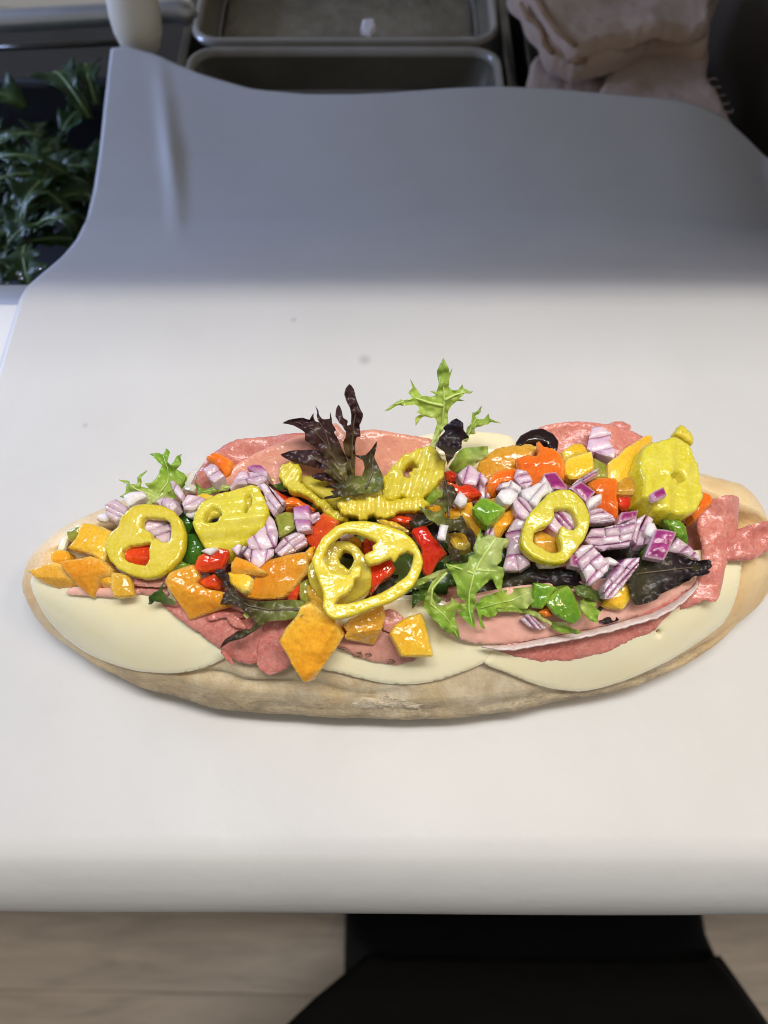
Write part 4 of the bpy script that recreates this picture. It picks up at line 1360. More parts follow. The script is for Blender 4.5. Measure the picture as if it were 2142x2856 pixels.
# ------------------------------------------------------------------ salad base: dark leaves pressed under the dice, also standing in for shade in the gaps
BASE = 'dark salad leaf filling the shaded gaps beneath the diced toppings'
rb_ = random.Random(21)
for cx, cy, rx, ry, a in [(1560, 1640, 150, 60, .1), (1700, 1590, 110, 60, -.5), (1420, 1640, 120, 55, .2), (1330, 1560, 90, 70, .4), (1180, 1600, 100, 60, .1), (1240, 1480, 110, 70, -.2), (1050, 1560, 110, 70, .2), (900, 1500, 110, 70, 0),
                          (760, 1500, 110, 70, .4), (620, 1520, 110, 60, -.3), (500, 1540, 90, 60, .2), (1000, 1420, 120, 60, 0), (1450, 1450, 130, 80, .3), (1650, 1430, 120, 70, -.3), (1820, 1480, 90, 80, .6), (800, 1400, 110, 55, .2), (560, 1430, 100, 50, -.2), (400, 1560, 80, 40, .3), (1120, 1640, 90, 40, -.1)]:
    pts = []
    for k in range(22):
        w = 2 * math.pi * k / 22
        r = 1 + (.22 if k % 2 else -.18) * rb_.uniform(.3, 1.2)
        x, y = rx * r * math.cos(w), ry * r * math.sin(w)
        pts.append((cx + x * math.cos(a) - y * math.sin(a), cy + x * math.sin(a) + y * math.cos(a)))
    leaf('leaf_dark' if rb_.random() < .75 else 'leaf_deep', 'X', pts, -.0035 + .001 * rb_.random(), BASE, base=(cx - rx, cy), tilt=(rb_.uniform(-.15, .15), rb_.uniform(-.2, .1)), wave=.003, wscale=40, step=9, ruffle=.0015, group='buried salad leaves', anchor=(cx, cy))

# ------------------------------------------------------------------ left end
dice('orange', 'A', [(370, 1345), (385, 1272), (480, 1250), (565, 1268), (600, 1330), (570, 1400), (480, 1420), (385, 1400)], .003, 'small orange pepper strip at the left tip behind the pointed dice')
dice('amber', 'A', [(55, 1478), (105, 1486), (240, 1440), (380, 1392), (480, 1425), (510, 1500), (600, 1600), (650, 1660), (560, 1692), (400, 1708), (300, 1668), (230, 1620), (110, 1512)], .004, 'pointed golden pepper wedge at the far left tip', thick=.005, tilt=(-.1, -.1))
dice('orange', 'A', [(880, 1650), (960, 1550), (1090, 1500), (1090, 1690), (1040, 1705), (930, 1692)], .005, 'deep orange dice between the pointed wedge and the left ring')
dice('orange', 'A', [(478, 1402), (560, 1372), (700, 1358), (830, 1328), (950, 1370), (1085, 1480), (1040, 1560), (955, 1580), (880, 1650), (780, 1795), (735, 1770), (630, 1640), (580, 1560), (520, 1480)], .008, 'orange pepper dice with a downward point on the left cheese slice', tilt=(-.05, -.15), folds=[((500, 1540), (1060, 1500), .5)])
dice('amber', 'A', [(1078, 1515), (1180, 1525), (1270, 1545), (1315, 1600), (1345, 1720), (1352, 1770), (1335, 1800), (1200, 1812), (1105, 1800), (1065, 1660)], .0075, 'translucent amber slab just below the left pickled ring', thick=.003, fold=False)
dice('olivegreen', 'A', [(560, 1040), (620, 1008), (720, 985), (720, 1070), (650, 1150), (590, 1165), (565, 1110)], .002, 'pale green pepper piece against the thin cheese edge at the left')
dice('yellow', 'A', [(695, 1010), (715, 960), (760, 938), (850, 940), (960, 978), (1090, 1040), (1075, 1150), (1020, 1300), (985, 1388), (850, 1312), (700, 1262), (565, 1232), (630, 1160), (690, 1080)], .0065, 'glistening yellow pepper chunk beside the left pickled ring', tilt=(-.1, -.1), folds=[((1080, 1180), (740, 930), .55)], rough=.0004)
dice('red', 'L', [(785, 800), (850, 755), (990, 735), (1000, 880), (920, 900), (790, 850)], .006, 'red pepper dice seen through the left pickled ring', tilt=(0, 0))
onion('L', [(940, 650), (990, 590), (1080, 590), (1130, 640), (1120, 730), (1060, 745), (1010, 700)], 4, 70, .006, 'layered onion seen through the left pickled ring', curve=.002)
leaf('leaf_green', 'L', [(860, 520), (880, 480), (850, 470), (780, 440), (815, 425), (835, 400), (815, 385), (830, 365), (775, 328), (850, 345), (905, 362), (915, 310), (962, 265), (948, 320), (938, 372), (975, 392), (968, 348), (1012, 345), (1045, 290), (1062, 232), (1025, 190), (970, 160), (1030, 150), (1070, 162), (1085, 122), (1102, 150),
      (1112, 205), (1140, 228), (1162, 175), (1202, 158), (1193, 232), (1155, 262), (1212, 300), (1218, 350), (1175, 400), (1150, 470), (1040, 480), (940, 520)], .006, 'frilly green leaf sticking out at the left back of the sandwich', base=(980, 520), n=(-.1, -.55, .8), wave=.004, wscale=70, smooth=.35, anchor=(980, 500), rib=[[(960, 510), (1040, 440), (1100, 350), (1110, 250), (1080, 170)], [(1030, 440), (940, 400), (860, 360), (800, 340)]])
leaf('leaf_light', 'L', [(900, 480), (1000, 460), (1080, 430), (1170, 390), (1230, 340), (1220, 290), (1160, 262), (1130, 300), (1150, 370), (1060, 410), (960, 450)], .005, 'rounded green leaf lobe between the frilly leaf and the salami', base=(900, 500), n=(-.1, -.5, .8), anchor=(1000, 470))
onion('L', [(690, 490), (720, 470), (765, 452), (850, 512), (815, 580), (760, 600), (700, 560)], 4, 115, .007, 'dull purple layered onion at the left back edge', curve=.002)
onion('L', [(640, 560), (700, 540), (740, 580), (690, 600), (640, 590)], 1, 0, .003, 'faint onion sliver below the dull purple onion at left', mat='onionw', thick=.002)
onion('L', [(815, 430), (870, 406), (948, 400), (966, 438), (905, 468), (850, 502), (822, 470)], 1, 90, .010, 'bright white onion cube on the frilly green leaf', mat='onionw')
onion('L', [(1118, 338), (1150, 326), (1185, 365), (1210, 412), (1192, 448), (1155, 415)], 2, 30, .010, 'thin onion strip leaning on the frilly green leaf', thick=.003)
onion('L', [(1022, 472), (1080, 440), (1140, 448), (1168, 500), (1135, 535), (1080, 508)], 3, 20, .009, 'purple tipped onion above the left pickled ring', curve=.002)
onion('B', [(398, 640), (425, 580), (452, 548), (520, 550), (645, 590), (610, 640), (540, 700), (470, 712), (420, 700)], 2, 60, .009, 'white and purple onion piece between the two left rings')
onion('B', [(428, 722), (530, 705), (540, 775), (470, 790), (430, 765)], 1, 90, .006, 'pale onion bit under the white and purple piece', mat='onionw')
dice('dkgreen', 'B', [(375, 1180), (395, 1060), (425, 958), (520, 948), (570, 1010), (612, 1080), (560, 1180), (500, 1255), (440, 1262), (385, 1230)], .004, 'dark green pepper between the two left pickled rings', tilt=(-.2, -.1))
dice('dkgreen', 'B', [(340, 770), (420, 720), (500, 790), (480, 870), (420, 940), (380, 860)], .002, 'dark green pepper scrap above the dark green pepper')
ring('L', [(880, 498), (960, 484), (1060, 495), (1140, 530), (1190, 590), (1216, 680), (1208, 770), (1172, 850), (1110, 920), (1030, 965), (950, 976), (860, 955), (780, 915), (725, 860), (697, 790), (705, 720), (735, 670), (780, 630), (792, 590), (830, 540)],
     [[(935, 590), (960, 572), (1000, 575), (1080, 580), (1120, 610), (1125, 680), (1115, 730), (1070, 738), (1030, 710), (1005, 718), (985, 670), (935, 640)], [(805, 790), (840, 760), (880, 755), (930, 745), (990, 738), (985, 790), (990, 850), (965, 895), (900, 885), (840, 865), (800, 835)]],
     .0125, 'oval pickled pepper ring with two holes near the left end', thick=.0035, tilt=(-.08, -.12), rough=.0001)
leaf('leaf_green', 'B', [(250, 1385), (265, 1300), (310, 1235), (340, 1160), (355, 1165), (360, 1220), (410, 1245), (462, 1258), (400, 1285), (380, 1310), (300, 1360)], .010, 'small green sprig below the left pickled ring', base=(260, 1380), tilt=(0, -.2))
dice('orange', 'B', [(212, 1440), (258, 1355), (400, 1298), (500, 1268), (575, 1400), (545, 1455), (640, 1520), (760, 1540), (835, 1560), (810, 1680), (935, 1690), (760, 1742), (620, 1782), (440, 1845), (360, 1705), (280, 1580)], .0085, 'large folded orange strip left of the brown leaf', thick=.004, tilt=(0, -.2), folds=[((200, 1500), (900, 1640), .4)], rough=.0004)
leaf('leaf_deep', 'B', [(60, 1672), (75, 1600), (120, 1560), (185, 1528), (232, 1455), (225, 1545), (300, 1615), (345, 1670), (255, 1695), (160, 1655), (110, 1650), (85, 1680)], .0085, 'small curled green leaf on the ham left of the orange strip', base=(330, 1680), tilt=(0, -.2))
leaf('leaf_green', 'B', [(530, 330), (545, 430), (620, 480), (700, 452), (830, 445), (905, 450), (880, 500), (740, 525), (640, 555), (560, 570), (530, 520)], .0075, 'green leaf lying on the salami behind the second left ring', base=(900, 460), tilt=(0, -.3), rib=[(890, 470), (740, 490), (600, 520)])
dice('scarlet', 'B', [(628, 162), (700, 104), (790, 120), (850, 160), (912, 202), (862, 292), (805, 325), (738, 232)], .0125, 'orange red pepper dice resting on the left salami', folds=[((640, 150), (900, 235), .6)])
onion('B', [(608, 285), (690, 222), (745, 240), (795, 312), (832, 350), (730, 425), (690, 402)], 2, 55, .0105, 'pink onion tucked below the orange red dice on the salami')
dice('yellow', 'B', [(540, 560), (600, 530), (670, 535), (720, 560), (640, 610), (570, 620)], .007, 'small yellow pepper rim peeking above the second left ring')
dice('yellow', 'B', [(1265, 350), (1300, 315), (1390, 320), (1400, 400), (1340, 430), (1270, 410)], .006, 'dim yellow pepper bit against the back ham', fold=False)
dice('red', 'B', [(1350, 500), (1420, 530), (1500, 570), (1480, 660), (1420, 690), (1380, 640)], .005, 'red pepper sliver right of the purple onion stack')
dice('scarlet', 'K', [(1080, 680), (1160, 640), (1240, 690), (1330, 740), (1280, 790), (1180, 720), (1100, 740)], .0055, 'scarlet pepper beneath the wavy left pickled strip')
leaf('leaf_deep', 'K', [(950, 545), (1010, 535), (1060, 560), (1130, 600), (1160, 640), (1100, 650), (1030, 600), (960, 570)], .008, 'green leaf bit left of the wavy pickled strip', base=(950, 550))
# onion stack left of centre
onion('B', [(1055, 272), (1120, 240), (1200, 244), (1245, 280), (1275, 315), (1255, 358), (1110, 305)], 1, 90, .013, 'purple onion cap at the top of the left onion stack', skin=.9, thick=.004)
onion('B', [(938, 380), (992, 300), (1130, 310), (1262, 352), (1262, 402), (1170, 452), (1080, 432), (960, 440), (890, 490), (885, 470)], 2, 80, .0115, 'pale lilac onion piece under the purple onion cap', curve=-.001)
onion('B', [(1148, 462), (1240, 420), (1335, 500), (1452, 612), (1402, 682), (1335, 765), (1290, 700), (1258, 640), (1220, 520)], 4, -35, .0115, 'striped onion piece right of the second left ring', curve=.001)
onion('B', [(1288, 740), (1350, 820), (1388, 950), (1372, 1060), (1300, 1092), (1200, 1122), (1078, 1102), (1068, 1012), (1150, 958), (1230, 862)], 4, -20, .0105, 'biggest layered onion piece left of centre', curve=.0025)
onion('B', [(858, 1062), (960, 998), (1062, 968), (1072, 1060), (1062, 1112), (962, 1165)], 3, 25, .007, 'onion under the lower right rim of the second left ring')
onion('B', [(1028, 1162), (1082, 1092), (1200, 1122), (1342, 1112), (1342, 1172), (1252, 1242), (1182, 1302), (1082, 1222)], 3, 10, .010, 'onion piece touching the orange curved strip at its upper edge', curve=.002)
onion('B', [(1342, 1112), (1432, 990), (1562, 930), (1662, 958), (1690, 1060), (1562, 1132), (1432, 1185), (1372, 1162)], 3, 55, .009, 'knobbly pink onion left of the big pickled ring', curve=.001)
onion('B', [(590, 1130), (640, 1098), (740, 1092), (770, 1110), (680, 1170)], 1, 60, .010, 'pale onion flake lying on the red dice under the second ring', mat='onionw', thick=.002)
dice('red', 'B', [(498, 1335), (530, 1250), (560, 1180), (690, 1110), (800, 1080), (892, 1110), (862, 1222), (802, 1312), (640, 1338)], .0075, 'shiny red pepper dice below the second left ring', folds=[((480, 1260), (900, 1240), .5)])
dice('red', 'B', [(552, 1442), (720, 1368), (790, 1450), (760, 1540), (640, 1520)], .005, 'red pepper dice half hidden by the brown leaf tip')
ring('B', [(506, 840), (520, 750), (545, 690), (620, 600), (720, 550), (850, 502), (1000, 472), (1100, 440), (1180, 470), (1232, 560), (1272, 650), (1284, 720), (1235, 830), (1222, 870), (1100, 912), (1050, 962), (960, 1002), (850, 1052), (730, 1092), (640, 1082), (580, 1012), (530, 920)],
     [[(618, 790), (650, 720), (700, 672), (770, 690), (806, 745), (775, 775), (765, 825), (690, 838), (640, 838)], [(1040, 560), (1095, 545), (1112, 590), (1098, 650), (1062, 715), (1040, 728), (1030, 690), (1050, 640)]],
     .0145, 'chunky pickled pepper ring, second from the left end', thick=.0075, tilt=(-.05, .1), ripple=(1.45, 26, .0003), rnd=.0008, folds=[((500, 905), (1290, 760), .9)], membrane=[([(620, 730), (700, 660), (800, 690), (790, 760), (700, 780), (640, 840), (610, 830)], .0035), ([(950, 560), (1040, 520), (1120, 550), (1120, 660), (1060, 720), (980, 700)], .003)])
onion('N', [(452, 862), (500, 850), (542, 847), (546, 900), (552, 990), (475, 1000), (455, 930)], 2, 92, .0115, 'upright onion dice with magenta cap left of centre', skin=.9)
onion('N', [(540, 905), (600, 886), (616, 930), (565, 955)], 2, 60, .009, 'little purple onion beside the magenta capped dice')
dice('olivegreen', 'B', [(1338, 762), (1460, 718), (1545, 738), (1562, 880), (1500, 932), (1390, 985), (1370, 850)], .0085, 'dull green pepper dice beside the upright onion', fold=False)
dice('red', 'D', [(300, 355), (400, 260), (500, 158), (645, 240), (580, 320), (500, 390), (440, 480), (400, 490), (330, 400)], .009, 'bright red pepper chunk behind the big pickled ring', folds=[((420, 160), (640, 300), .4)])
dice('scarlet', 'D', [(100, 60), (200, 30), (300, 60), (420, 150), (380, 190), (240, 100), (130, 110)], .0065, 'scarlet pepper strip behind the upright onion dice')
dice('orange', 'M', [(170, 550), (200, 500), (235, 405), (280, 345), (400, 308), (525, 288), (535, 400), (490, 450), (440, 520), (385, 560), (250, 565)], .0085, 'large smooth orange strip above the brown leaf', thick=.004, bend=(-6, -6), smooth=.5, folds=[((330, 600), (500, 440), .5)])
dice('orange', 'M', [(90, 350), (118, 314), (200, 344), (292, 402), (255, 418), (160, 408), (85, 415)], .0115, 'thin curved orange rim above the yellow cube', thick=.003)
dice('yellow', 'M', [(60, 412), (110, 398), (165, 402), (217, 440), (192, 512), (150, 522), (85, 470)], .0095, 'soft yellow cube beside the brown leaf')
dice('orange', 'M', [(520, 290), (548, 258), (580, 255), (570, 330), (540, 340)], .009, 'orange bit left of the big pickled ring')
dice('red', 'M', [(400, 540), (480, 450), (490, 500), (460, 570), (420, 575)], .0065, 'red sliver under the large smooth orange strip')
dice('olivegreen', 'M', [(480, 470), (540, 440), (560, 520), (540, 580), (490, 570)], .0055, 'dull green pepper left of the inner pickled ring')
leaf('leaf_mix', 'M', [(-5, 395), (15, 384), (40, 390), (75, 420), (92, 480), (140, 540), (220, 572), (330, 572), (450, 565), (500, 575), (530, 600), (535, 630), (505, 660), (430, 682), (310, 690), (245, 735), (160, 790), (80, 812), (35, 842), (55, 795), (130, 745), (195, 738), (228, 690), (200, 660), (150, 612), (100, 590), (38, 592), (45, 540), (72, 505), (35, 470), (5, 440)],
     .0135, 'long brown lobed leaf left of the big orange wedge', base=(535, 625), tilt=(0, -.2), wave=.003, rib=[(525, 625), (450, 620), (320, 625), (200, 600), (110, 545), (50, 460)], smooth=.4)
leaf('leaf_green', 'M', [(165, 655), (180, 620), (240, 595), (245, 620), (200, 650), (180, 675)], .0125, 'tiny green leaf tip poking past the brown leaf', base=(180, 660))
dice('red', 'M', [(230, 610), (300, 615), (290, 640), (240, 645)], .0095, 'tiny red chip beside the tiny green leaf tip', thick=.003)

# ------------------------------------------------------------------ centre front
dice('amber', 'D', [(340, 900), (350, 830), (420, 820), (500, 900), (520, 1010), (460, 1040), (380, 990)], .007, 'amber pepper under the inner pickled ring')
ring('D', [(358, 740), (365, 660), (440, 560), (540, 480), (640, 420), (740, 428), (820, 478), (880, 555), (930, 640), (952, 740), (942, 850), (850, 930), (700, 1000), (560, 1002), (440, 930), (385, 840)],
     [[(640, 570), (690, 505), (760, 540), (785, 600), (765, 650), (735, 685), (690, 650), (660, 630)]], .0125, 'smaller dull pickled ring nested inside the big front ring', thick=.006, tilt=(-.05, -.15), mat='banana2', rnd=.0008, folds=[((360, 870), (960, 760), .8)])
dice('red', 'D', [(925, 660), (1010, 620), (1120, 585), (1175, 680), (1140, 730), (1060, 780), (970, 875), (945, 760)], .0095, 'deep red pepper seen through the big front ring')
dice('red', 'D', [(875, 400), (1000, 415), (980, 470), (960, 520), (890, 520)], .0075, 'red pepper peeking at the upper opening of the big front ring')
dice('orange', 'D', [(650, 380), (730, 360), (830, 390), (850, 460), (790, 480), (700, 420)], .0085, 'orange strip at the upper opening of the big front ring')
onion('D', [(640, 370), (700, 345), (790, 360), (740, 400), (660, 400)], 1, 80, .010, 'pink onion chip at the top opening of the big front ring', thick=.003)
ring('D', [(398, 600), (440, 500), (500, 390), (620, 290), (720, 250), (830, 238), (960, 250), (1100, 290), (1240, 340), (1340, 420), (1400, 520), (1427, 620), (1400, 720), (1340, 830), (1240, 920), (1120, 990), (950, 1050), (800, 1110), (680, 1140), (600, 1147), (540, 1112), (498, 1040), (500, 920), (460, 800), (420, 700)],
     [[(500, 590), (540, 480), (620, 400), (690, 350), (800, 345), (900, 380), (1000, 430), (960, 470), (960, 510), (890, 545), (880, 580), (930, 640), (1010, 625), (1120, 580), (1160, 612), (1210, 550), (1280, 515), (1340, 550), (1320, 650), (1280, 740), (1180, 820), (1050, 900), (900, 960), (760, 1000), (610, 1010), (640, 950), (720, 910),
       (780, 830), (790, 770), (840, 750), (852, 655), (780, 655), (740, 730), (660, 720), (580, 710), (540, 650)]], .0215, 'big open pickled pepper ring at the front centre', thick=.0042, tilt=(0, -.12), rough=.0001, rnd=.0007)
dice('amber', 'D', [(690, 1220), (745, 1150), (820, 1120), (920, 1050), (1050, 1005), (1082, 1130), (1062, 1200), (1032, 1290), (972, 1398), (850, 1372), (720, 1342), (698, 1310), (722, 1270)], .0085, 'translucent amber dice below the big front ring', thick=.006, rough=.0006)
dice('orange', 'D', [(90, 1362), (150, 1240), (258, 1120), (288, 1040), (382, 1004), (412, 1030), (500, 1080), (602, 1150), (640, 1260), (667, 1345), (600, 1460), (482, 1622), (392, 1752), (310, 1752), (250, 1650), (170, 1500)], .0145, 'big orange pepper wedge hanging over the front cheese', thick=.009, tilt=(-.12, -.25), folds=[((300, 1760), (620, 1200), .65), ((60, 1640), (400, 1640), .4)], rough=.0004)
dice('yellow', 'D', [(1122, 1282), (1170, 1200), (1280, 1130), (1410, 1090), (1450, 1170), (1480, 1300), (1525, 1492), (1380, 1496), (1232, 1492), (1180, 1390)], .0095, 'yellow square dice resting on the middle cheese', thick=.006, fold=False)
dice('yellow', 'D', [(1000, 230), (1060, 220), (1180, 250), (1300, 330), (1250, 340), (1130, 300), (1040, 260)], .0125, 'amber strip along the upper right rim of the big front ring', thick=.004, fold=False)
dice('red', 'M', [(1135, 175), (1150, 150), (1220, 134), (1262, 200), (1345, 292), (1290, 342), (1240, 432), (1205, 400), (1190, 340), (1195, 270), (1170, 230)], .0115, 'tall red pepper chunk right of the big front ring', thick=.007, folds=[((1130, 260), (1350, 220), .5)])
dice('red', 'M', [(960, 110), (1060, 70), (1140, 90), (1130, 140), (1040, 120)], .0065, 'dark red pepper above the big front ring')
dice('orange', 'M', [(1220, 30), (1290, 10), (1300, 80), (1240, 100)], .0075, 'orange pepper left of the curled dark leaf')

# ------------------------------------------------------------------ back centre leaves and rings
ring('N', [(368, 680), (370, 640), (392, 606), (432, 594), (480, 610), (505, 650), (492, 700), (540, 750), (600, 800), (660, 830), (700, 870), (775, 922), (762, 942), (700, 932), (650, 902), (600, 852), (550, 802), (500, 782), (440, 772), (410, 742)],
     [], .013, 'wavy pickled strip left of the dark red leaf', thick=.006, tilt=(.1, -.3), rnd=.0008, ripple=(.7, 24, .0003), edge_noise=5, rough=.0004)
ring('N', [(490, 645), (560, 638), (640, 690), (700, 760), (760, 800), (700, 850), (620, 790), (530, 740), (485, 705)], [], .008, 'shadowed inner wall of the wavy pickled strip', thick=.004, mat='banana2', rnd=.0014)
ring('N', [(702, 830), (760, 802), (850, 792), (960, 780), (1000, 820), (1060, 812), (1150, 790), (1200, 800), (1248, 840), (1200, 872), (1150, 886), (1080, 880), (1020, 912), (960, 925), (900, 905), (850, 938), (790, 905), (730, 895)],
     [], .0145, 'crinkled pickled strip running across the back centre', thick=.007, tilt=(0, -.35), rnd=.0008, ripple=(.05, 26, .0004), edge_noise=6, rough=.0004)
ring('N', [(700, 820), (780, 770), (880, 760), (970, 740), (990, 790), (900, 820), (800, 840)], [], .011, 'pale inner wall behind the crinkled pickled strip', thick=.004, mat='banana2', edge_noise=4)
ring('N', [(962, 690), (1000, 650), (1030, 618), (1080, 560), (1130, 545), (1180, 510), (1260, 505), (1310, 560), (1338, 600), (1326, 650), (1332, 680), (1280, 730), (1240, 770), (1200, 802), (1140, 812), (1080, 792), (1020, 822), (968, 802), (975, 740)],
     [[(1090, 640), (1110, 600), (1150, 590), (1165, 620), (1130, 650), (1120, 690), (1095, 680)]], .0165, 'frilly edged pickled ring under the tall pale leaf', thick=.008, tilt=(.05, -.25), rnd=.001, ripple=(.3, 30, .0005), edge_noise=6, rough=.0007)
NB = (0, -.62, .75)
leaf('leaf_red', 'C', [(108, 456), (150, 432), (235, 421), (295, 432), (315, 390), (325, 445), (352, 456), (335, 400), (331, 338), (355, 405), (385, 432), (425, 432), (434, 382), (442, 465), (470, 512), (460, 530), (510, 610), (545, 690), (562, 790), (555, 880), (520, 880), (490, 830), (440, 770), (400, 720), (350, 650), (320, 620), (270, 582), (262, 530), (240, 505), (180, 475)],
     .014, 'dark red toothed leaf fanning out at the back centre', base=(560, 900), n=(-.05, -.6, .78), anchor=(545, 870), wave=.004, rib=[[(545, 870), (480, 740), (400, 600), (310, 500), (200, 450)], [(440, 660), (400, 520), (345, 430)]], smooth=.35)
leaf('leaf_red', 'C', [(98, 688), (160, 656), (260, 645), (350, 656), (405, 700), (460, 770), (545, 860), (520, 890), (440, 835), (400, 800), (300, 768), (200, 745), (130, 716)], .0155, 'purple leaf lobe reaching over the left salmon ham', base=(560, 890), n=(-.2, -.4, .9), anchor=(535, 870), wave=.003, rib=[(530, 870), (420, 760), (280, 690), (140, 690)], smooth=.5)
leaf('leaf_red', 'C', [(300, 832), (345, 808), (440, 815), (540, 850), (560, 890), (430, 872), (350, 856)], .0145, 'short dark leaf tip above the wavy pickled strip', base=(560, 890), tilt=(0, -.3), anchor=(540, 870))
leaf('leaf_red', 'C', [(536, 250), (545, 205), (575, 187), (605, 215), (622, 280), (645, 340), (669, 380), (662, 430), (645, 470), (652, 545), (625, 565), (612, 620), (618, 700), (612, 830), (590, 850), (560, 740), (540, 650), (528, 592), (550, 520), (530, 470), (500, 430), (474, 395), (478, 360), (497, 333), (520, 370), (530, 410), (562, 435), (556, 465), (582, 470), (586, 400), (575, 330), (550, 290)],
     .0145, 'tall dark purple leaf standing upright at the back centre', base=(600, 900), n=(.05, -.72, .66), anchor=(600, 840), wave=.003, rib=[[(600, 840), (590, 640), (600, 480), (615, 380), (580, 230)]], smooth=.4)
leaf('leaf_mix', 'C', [(598, 682), (650, 690), (690, 685), (730, 640), (771, 586), (762, 650), (750, 700), (782, 770), (812, 840), (805, 930), (740, 962), (640, 968), (500, 988), (400, 1003), (400, 985), (462, 970), (440, 942), (520, 930), (388, 915), (480, 888), (560, 870), (553, 765), (562, 745), (580, 775), (602, 832), (660, 832), (682, 780), (670, 730), (630, 700)],
     .0185, 'green based brown leaf cupped in front of the upright leaf', base=(720, 900), n=(0, -.45, .9), anchor=(660, 930), wave=.003, smooth=.35, rib=[(690, 930), (740, 800), (740, 680), (765, 600)])
leaf('leaf_light', 'C', [(1240, -5), (1260, 30), (1280, 70), (1288, 105), (1312, 68), (1300, 105), (1281, 150), (1280, 200), (1300, 226), (1350, 226), (1376, 182), (1390, 216), (1452, 232), (1390, 246), (1350, 280), (1392, 298), (1340, 302), (1300, 332), (1276, 380), (1277, 470), (1235, 530), (1205, 600), (1170, 650), (1140, 635), (1175, 560), (1200, 470), (1180, 420), (1100, 420), (1045, 478), (1042, 430), (1086, 396), (1048, 376), (1072, 360), (1040, 326), (950, 332), (880, 346), (822, 371), (870, 325), (930, 300), (932, 286), (950, 295), (990, 290), (1022, 280), (992, 245), (1022, 212), (1005, 145), (1046, 215), (1090, 270), (1160, 272), (1192, 256), (1142, 228), (1190, 232), (1206, 170), (1196, 85)],
     .0185, 'tall pale green toothed leaf rising at the back centre', base=(1150, 690), n=(.02, -.72, .66), anchor=(1155, 640), wave=.003, smooth=.3, rib=[[(1155, 640), (1235, 480), (1245, 300), (1240, 150), (1242, 30)], [(1240, 330), (1140, 310), (1040, 280), (900, 320)], [(1245, 290), (1320, 255), (1400, 235)]], ribr=.0006)
leaf('leaf_light', 'C', [(1405, 545), (1420, 490), (1460, 400), (1480, 390), (1522, 342), (1512, 386), (1482, 412), (1482, 436), (1530, 436), (1572, 402), (1580, 435), (1655, 461), (1580, 458), (1522, 470), (1462, 502), (1474, 535), (1435, 542), (1415, 600), (1390, 600)], .012, 'small pale sprig right of the tall pale leaf', base=(1395, 610), n=(.05, -.7, .7), anchor=(1400, 595), wave=.002, smooth=.3, rib=[(1400, 590), (1440, 480), (1500, 390)])
leaf('leaf_dark', 'C', [(1188, 622), (1220, 570), (1270, 525), (1253, 500), (1290, 470), (1342, 428), (1386, 460), (1392, 510), (1432, 566), (1382, 592), (1370, 632), (1312, 682), (1276, 760), (1258, 720), (1240, 660)], .0215, 'glossy black purple leaf in front of the pale leaf stem', base=(1270, 760), n=(.1, -.6, .78), anchor=(1270, 740), wave=.005, wscale=70, smooth=.4)
leaf('leaf_light', 'C', [(1275, 775), (1320, 700), (1350, 660), (1400, 635), (1480, 628), (1555, 626), (1552, 680), (1500, 730), (1460, 765), (1400, 775), (1350, 822), (1310, 810)], .0085, 'limp pale green leaf behind the onions at the back', base=(1500, 760), n=(0, -.5, .86), wave=.006, wscale=80)
leaf('leaf_green', 'C', [(1112, 992), (1150, 935), (1220, 885), (1258, 930), (1245, 980), (1190, 1010), (1140, 1025)], .0115, 'ruffled green leaf edge beside the frilly pickled ring', base=(1230, 900), wave=.005, wscale=90)
leaf('leaf_mix', 'E', [(267, 385), (282, 440), (330, 500), (365, 552), (335, 640), (295, 682), (272, 692), (290, 740), (380, 742), (420, 712), (452, 790), (502, 870), (522, 930), (505, 1030), (482, 960), (432, 880), (370, 832), (312, 850), (318, 940), (400, 1000), (420, 1090), (335, 1090), (290, 960), (278, 870), (290, 800), (220, 812), (120, 762), (50, 655), (130, 700), (200, 712), (242, 672), (155, 610), (222, 602), (250, 540), (253, 460)],
     .019, 'twisted dark leaf running down the sandwich centre', base=(140, 740), tilt=(.1, -.25), anchor=(280, 740), wave=.006, wscale=60, smooth=.4, rib=[(300, 740), (300, 640), (275, 500), (267, 400)])
leaf('leaf_dark', 'M', [(1200, 60), (1280, 30), (1320, 60), (1250, 110), (1150, 150), (1120, 120)], .0095, 'dark leaf fold left of the twisted centre leaf', base=(1150, 130))

# ------------------------------------------------------------------ right of centre
dice('orange', 'E', [(370, 625), (500, 600), (525, 680), (622, 772), (565, 862), (530, 832), (460, 762), (400, 702)], .008, 'orange strip under the green dice, left half', thick=.004)
dice('amber', 'E', [(620, 590), (700, 560), (830, 610), (880, 720), (790, 800), (720, 740), (640, 780)], .0075, 'amber pepper beneath the green dice')
dice('orange', 'E', [(676, 772), (760, 700), (862, 640), (884, 720), (820, 800), (770, 850), (745, 902), (688, 882)], .010, 'golden pepper strip below the green dice', thick=.004)
dice('yellow', 'E', [(310, 860), (420, 850), (500, 900), (520, 960), (440, 1000), (360, 990), (320, 930)], .0085, 'golden pepper framed by the twisted dark leaf', fold=False)
dice('orange', 'E', [(160, 640), (240, 610), (280, 640), (230, 690), (190, 720)], .009, 'orange chip left of the twisted dark leaf', thick=.004)
dice('orange', 'E', [(280, 700), (330, 640), (400, 660), (410, 730), (330, 740)], .0085, 'orange chip right of the twisted dark leaf', thick=.004)
dice('red', 'E', [(272, 340), (345, 332), (390, 380), (380, 420), (300, 410)], .0075, 'small red pepper corner behind the layered onion')
dice('red', 'E', [(300, 420), (400, 458), (470, 446), (540, 478), (595, 530), (520, 555), (420, 562), (340, 500), (310, 460)], .0125, 'thin glistening red slice below the layered onion', thick=.004, fold=False)
